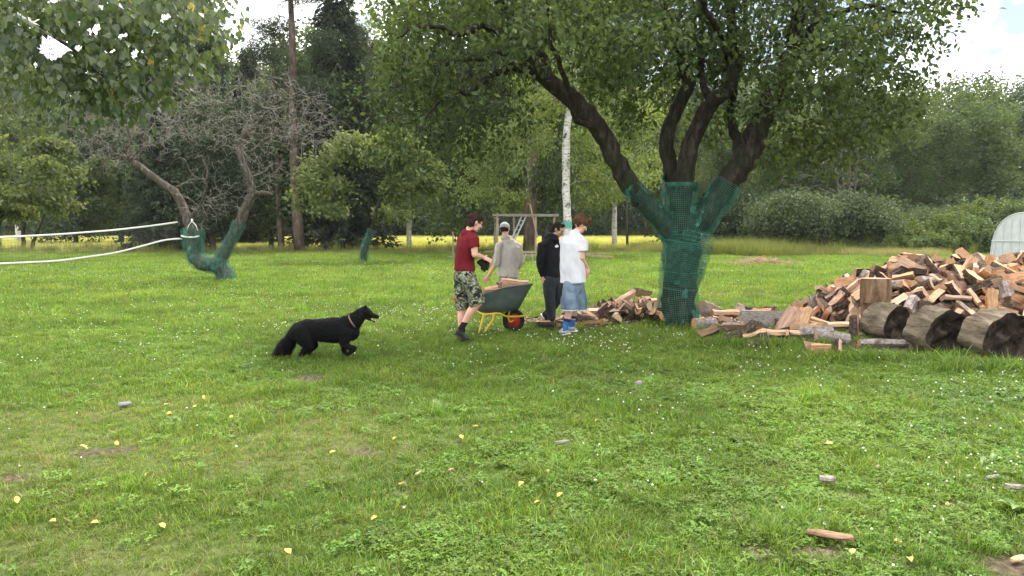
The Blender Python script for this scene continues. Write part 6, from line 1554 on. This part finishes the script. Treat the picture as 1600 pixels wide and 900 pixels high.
for k in range(26):
    a = rng.random() * 6.28; b__ = rng.uniform(-.3, 1.2); C_.ball(hq(math.cos(a) * .09 * math.cos(b__), -.025 + math.sin(a) * .105 * math.cos(b__) - (.0), .04 + .09 * math.sin(b__)), rng.uniform(.018, .032), n=8)
cloth(r, 'curly_hair', C_, hairmat('curly_brown_hair', (.035, .016, .009), (.16, .075, .04)), .007, .018, (26, 26, 26), 1)

# ================================================================== DOG
YG = 8.65
def K(zx, zy, dy=0.0): return P(400 + zx / 5.625, 440 + zy / 5.625, YG + dy)
r = empty('dog', (K(600, 690).x, YG, 0)); tag(r, 'black long haired shepherd dog walking right with mouth open and bushy tail low', 'dog')
side = (0, 1, 0); B = MB()
B.blob([K(385, 430), K(450, 425), K(560, 425), K(690, 425), K(790, 425), K(850, 440)], [.09, .11, .105, .12, .115, .08], ref=side, b=[.10, .13, .132, .15, .146, .11], n=20)
B.blob([K(790, 395), K(870, 345), K(925, 290), K(950, 262)], [.09, .075, .062, .055], ref=side, b=[.125, .095, .075, .058])
B.ball(K(962, 262), .062, .058, .056); B.blob([K(985, 275), K(1030, 300), K(1068, 312)], [.044, .033, .024], ref=side, b=[.043, .032, .023])
B.blob([K(960, 300), K(1000, 332), K(1042, 352)], [.038, .024, .015], ref=side, b=[.030, .014, .010])
for dy in (-.045, .045):
    B.blob([K(940, 246, dy * .8), K(958, 226, dy), K(970, 206, dy * 1.1)], [.026, .020, .006], ref=(1, 0, 0), b=[.014, .010, .005], n=10)
B.blob([K(405, 430, -.06), K(430, 500, -.08), K(475, 560, -.08)], [.075, .07, .048], ref=side, b=[.11, .10, .055]); B.blob([K(475, 560, -.08), K(425, 610, -.08), K(395, 652, -.08)], [.045, .03, .022], ref=side, b=[.055, .036, .026])
B.blob([K(395, 652, -.08), K(392, 690, -.08), K(425, 700, -.08)], [.022, .022, .022], ref=side)
B.blob([K(440, 440, .06), K(480, 510, .08), K(515, 560, .08)], [.07, .06, .042], ref=side, b=[.10, .08, .045]); B.blob([K(515, 560, .08), K(465, 620, .08), K(452, 672, .09), K(475, 684, .09)], [.04, .025, .021, .02], ref=side)
B.blob([K(800, 440, -.07), K(790, 500, -.08), K(775, 545, -.08)], [.06, .05, .038], ref=side, b=[.085, .065, .045]); B.blob([K(775, 545, -.08), K(830, 575, -.08), K(868, 585, -.08)], [.036, .03, .026], ref=side); B.blob([K(868, 585, -.08), K(845, 615, -.08), K(812, 632, -.08)], [.026, .023, .022], ref=side)
B.blob([K(790, 450, .07), K(775, 540, .07), K(785, 620, .07), K(790, 685, .07), K(815, 694, .07)], [.055, .038, .026, .022, .022], ref=side)
B.blob([K(365, 425), K(318, 490), K(262, 570), K(218, 640), K(196, 690)], [.05, .058, .07, .06, .03], ref=side, b=[.055, .062, .075, .065, .03])
dog = remesh(B, 'body', .0062, 3, off=r.location, disp=(.007, (22, 22, 22)))
furm = fabric('black_fur', (.0022, .0022, .0026), (.007, .007, .0085), 40, .8, (1, 1, 1), .65); link('body', dog, furm, r)
n = len(dog.vertices); co = np.zeros(n * 3, np.float32); no = np.zeros(n * 3, np.float32); dog.vertices.foreach_get('co', co); dog.vertices.foreach_get('normal', no); co = co.reshape(-1, 3); no = no.reshape(-1, 3)
wx = co + np.array(tuple(r.location)); tp = np.array([tuple(K(350, 450) - r.location)])[0]; istail = co[:, 0] < tp[0]; hd = co[:, 0] > (K(930, 300) - r.location).x
pick_ = rng.choice(n, 26000, p=(np.where(istail, 3.0, 1.0) * np.where(hd, .15, 1.0)) / (np.where(istail, 3.0, 1.0) * np.where(hd, .15, 1.0)).sum())
c0 = co[pick_]; n0 = no[pick_]; L = np.where(istail[pick_], .08, .055) * rng.uniform(.5, 1.2, len(pick_)); L = np.where(hd[pick_], .008, L); L = np.where((c0[:, 2] < .26) & ~istail[pick_], L * .45, L)
flow = np.where(istail[pick_][:, None], np.array([[-.5, 0, -.8]]), np.array([[-.75, 0, -.55]])); d0 = n0 * .35 + flow + rng.normal(size=c0.shape) * .18; d0 /= np.linalg.norm(d0, axis=1, keepdims=True)
sdv = np.cross(d0, n0 + .01); sdv /= np.maximum(np.linalg.norm(sdv, axis=1, keepdims=True), 1e-6); V = np.stack([c0 - sdv * .0035, c0 + sdv * .0035, c0 + d0 * L[:, None]], 1).reshape(-1, 3)
fo = link('fur', make_mesh('fur', V, None, np.arange(len(V)).reshape(-1, 3)), furm, r); fo['kind'] = 'stuff'
mb = MB(); cc0, cc1 = K(822, 296), K(888, 402); ctr = (cc0 + cc1) / 2; hv = (cc1 - cc0) / 2; ring_ = [ctr + hv * 1.12 * math.cos(a) + Vector((0, 1, 0)) * .098 * math.sin(a) for a in np.linspace(0, 2 * PI, 30)]
mb.tube(ring_, .009, n=6, b=.004, ref=(hv.z, 0, -hv.x)); link('collar', mb.mesh('collar', True, off=r.location), simple('pink_collar', (.22, .13, .12), .7), r)
mb = MB(); mb.ball(K(1076, 311), .015, .014, .012); link('nose', mb.mesh('nose', True, off=r.location), simple('wet_nose', (.01, .01, .01), .25, spec=.6), r)
mb = MB(); mb.blob([K(992, 326, -.003), K(1020, 336, -.004), K(1048, 344, -.004)], [.014, .013, .010], ref=side, b=.005); link('tongue', mb.mesh('tongue', True, off=r.location), simple('tongue_pink', (.50, .22, .22), .4), r)
for dy in (-.034, .034):
    mb = MB(); mb.ball(K(990, 268, dy), .007); link('eye', mb.mesh('eye', True, off=r.location), simple('dog_eye', (.05, .03, .02), .15, spec=.7), r)

# ================================================================== WHEELBARROW
YW = 11.0
def Wb(zx, zy, dy=0.0): return P(690 + zx / 3.9125, 320 + zy / 3.9125, YW + dy)
r = empty('wheelbarrow', (Wb(440, 775).x, YW, 0)); tag(r, 'dark green wheelbarrow with yellow tube frame loaded with split firewood', 'wheelbarrow')
O = r.location
def tray():
    top = [(225, 556), (300, 532), (380, 508), (470, 494), (557, 484)]; bot = [(222, 655), (280, 661), (345, 660), (410, 652), (470, 640)]; V, Qd = [], []
    def side_pts(sg, ins):
        a = []
        for (tx, ty), (bx, by) in zip(top, bot):
            for k, q in enumerate((0, .33, .66, 1)): a.append(Wb(tx + (bx - tx) * q + ins * 0, ty + (by - ty) * q, sg * ((.31 - .11 * q ** 1.3) - ins)))
        return a
    mb = MB()
    for ins, fl in ((0, 1), (.006, -1)):
        N_, F_ = side_pts(-1, ins), side_pts(1, ins); V = N_ + F_
        Qd = []
        for i in range(4):
            for k in range(3):
                a = i * 4 + k; Qd += [(a, a + 1, a + 5, a + 4), (20 + a, 20 + a + 4, 20 + a + 5, 20 + a + 1)]
            a = i * 4 + 3; Qd.append((a, 20 + a, 20 + a + 4, a + 4))
        for k in range(3): Qd += [(k, 20 + k, 20 + k + 1, k + 1), (16 + k, 16 + k + 1, 36 + k + 1, 36 + k)]
        mb.add([tuple(q) for q in V], Qd)
    return mb, side_pts
tm, sp__ = tray(); tg_ = simple('tray_green', (.075, .095, .092), .45, .25, 8, spec=.4, bmp=.1)
link('tray', tm.mesh('tray', True, off=O), tg_, r)
n_, f_ = sp__(-1, 0), sp__(1, 0); rim = [n_[i * 4] for i in range(5)] + [f_[i * 4] for i in range(4, -1, -1)] + [n_[0]]
mb = MB(); mb.tube(rim, .011, n=8); link('rim', mb.mesh('rim', True, off=O), tg_, r)
yl = simple('yellow_paint', (.62, .40, .03), .4, .12, 10, spec=.5); red = simple('red_plastic', (.45, .03, .015), .4)
def ytube(name, pts, rad=.015, mt=None):
    mb = MB(); p = [Vector(q) for q in pts]; s_ = []
    for i in range(len(p) - 1):
        for k in range(4):
            t = k / 4; p0, p1, p2, p3 = p[max(i - 1, 0)], p[i], p[i + 1], p[min(i + 2, len(p) - 1)]; s_.append(0.5 * ((2 * p1) + (p2 - p0) * t + (2 * p0 - 5 * p1 + 4 * p2 - p3) * t * t + (-p0 + 3 * p1 - 3 * p2 + p3) * t ** 3))
    s_.append(p[-1]); mb.tube(s_, rad, n=8); return link(name, mb.mesh(name, True, off=O), mt or yl, r)
for sg in (-1, 1):
    w_ = sg * .22; hb = ytube('handle_bar', [Wb(70, 578, w_ * 1.15), Wb(140, 612, w_ * 1.1), Wb(218, 652, w_), Wb(260, 670, w_), Wb(345, 664, w_ * .9), Wb(410, 684, w_ * .5), Wb(528, 677, w_ * .35)])
    mb = MB(); mb.tube([Wb(70, 572, w_ * 1.15), Wb(100, 588, w_ * 1.13)], .022, n=10); link('grip', mb.mesh('grip', True, off=O), red, hb)
    ytube('leg', [Wb(258, 670, w_), Wb(244, 725, w_ * 1.05), Wb(228, 786 if sg < 0 else 770, w_ * 1.05)]); ytube('leg', [Wb(320, 668, w_), Wb(312, 705, w_), Wb(285, 745, w_), Wb(258, 784 if sg < 0 else 768, w_ * 1.05)])
    ytube('front_brace', [Wb(408, 682, w_ * .5), Wb(425, 610, w_ * .75), Wb(438, 548, w_ * 1.0), Wb(450, 540, w_ * 1.1), Wb(458, 560, w_ * 1.0), Wb(466, 640, w_ * .6)], .013)
    ytube('wheel_fork', [Wb(405, 684, w_ * .45), Wb(418, 715, w_ * .33), Wb(440, 708, w_ * .30)], .012)
ytube('bumper', [Wb(528, 677, -.22 * .35), Wb(534, 677, 0), Wb(528, 677, .22 * .35)])
wc = Wb(440, 706); wr_ = wc.z + .012; wa = nv3(-.30, 1, 0); wx_ = nv3(1, .30, 0)
mb = MB(); mb.tube([wc + (wx_ * math.cos(a) + Vector((0, 0, 1)) * math.sin(a)) * (wr_ - .042) for a in np.linspace(0, 2 * PI, 33)], .042, n=10, caps=False, ref=wa); wheel = empty('wheel', (0, 0, 0)); wheel.parent = r; wheel.location = (0, 0, 0)
link('tyre', mb.mesh('tyre', True, off=O), simple('tyre_rubber', (.015, .015, .016), .8), wheel)
mb = MB(); mb.tube([wc - wa * .028, wc + wa * .028], wr_ - .07, n=28); mb.tube([wc - wa * .08, wc + wa * .08], .02, n=10); link('hub', mb.mesh('hub', True, off=O), red, wheel)
def bl(zx, zy, dy, kind, Lx, rad, yaw, pitch, roll, label, wm=None):
    put_log(Wb(zx, zy, dy), rotm(yaw, pitch, roll), 1.0, log_mesh(kind, Lx, rad, M['wood_bark'], wm), label)
bl(318, 515, -.10, 'slab', .32, .11, .3, -.1, 1.2, 'pale block of firewood at the rear end inside the wheelbarrow tray')
bl(372, 478, -.05, 'wedge', .30, .12, 1.2, -.4, .9, 'rough dark barked chunk in the middle of the wheelbarrow load')
bl(445, 480, -.08, 'board', .40, .075, .15, .10, .4, 'long pale split plank on top of the load at the wheelbarrow nose')
bl(400, 500, .12, 'wedge', .36, .12, .5, .1, 2.2, 'piece of firewood lying deeper in the wheelbarrow under the others')
bl(300, 545, .08, 'half', .34, .10, 1.0, .0, 1.0, 'half log deep in the rear of the wheelbarrow tray')

# ================================================================== AIR
hz = MB(); hz.box((0, 220, 17), 840, 600, 38)
ho = link('haze', hz.mesh('haze')); hm_ = bpy.data.materials.new('haze'); hm_.use_nodes = True; nt = hm_.node_tree; nt.nodes.clear()
o_ = N(nt, 'ShaderNodeOutputMaterial'); v_ = N(nt, 'ShaderNodeVolumePrincipled'); v_.inputs['Color'].default_value = (.93, .96, 1, 1); v_.inputs['Density'].default_value = .0002; v_.inputs['Anisotropy'].default_value = .3
nt.links.new(v_.outputs[0], o_.inputs['Volume']); ho.data.materials.append(hm_); tag(ho, 'thin pale haze in the air over the garden and woods', 'haze', kind='stuff')
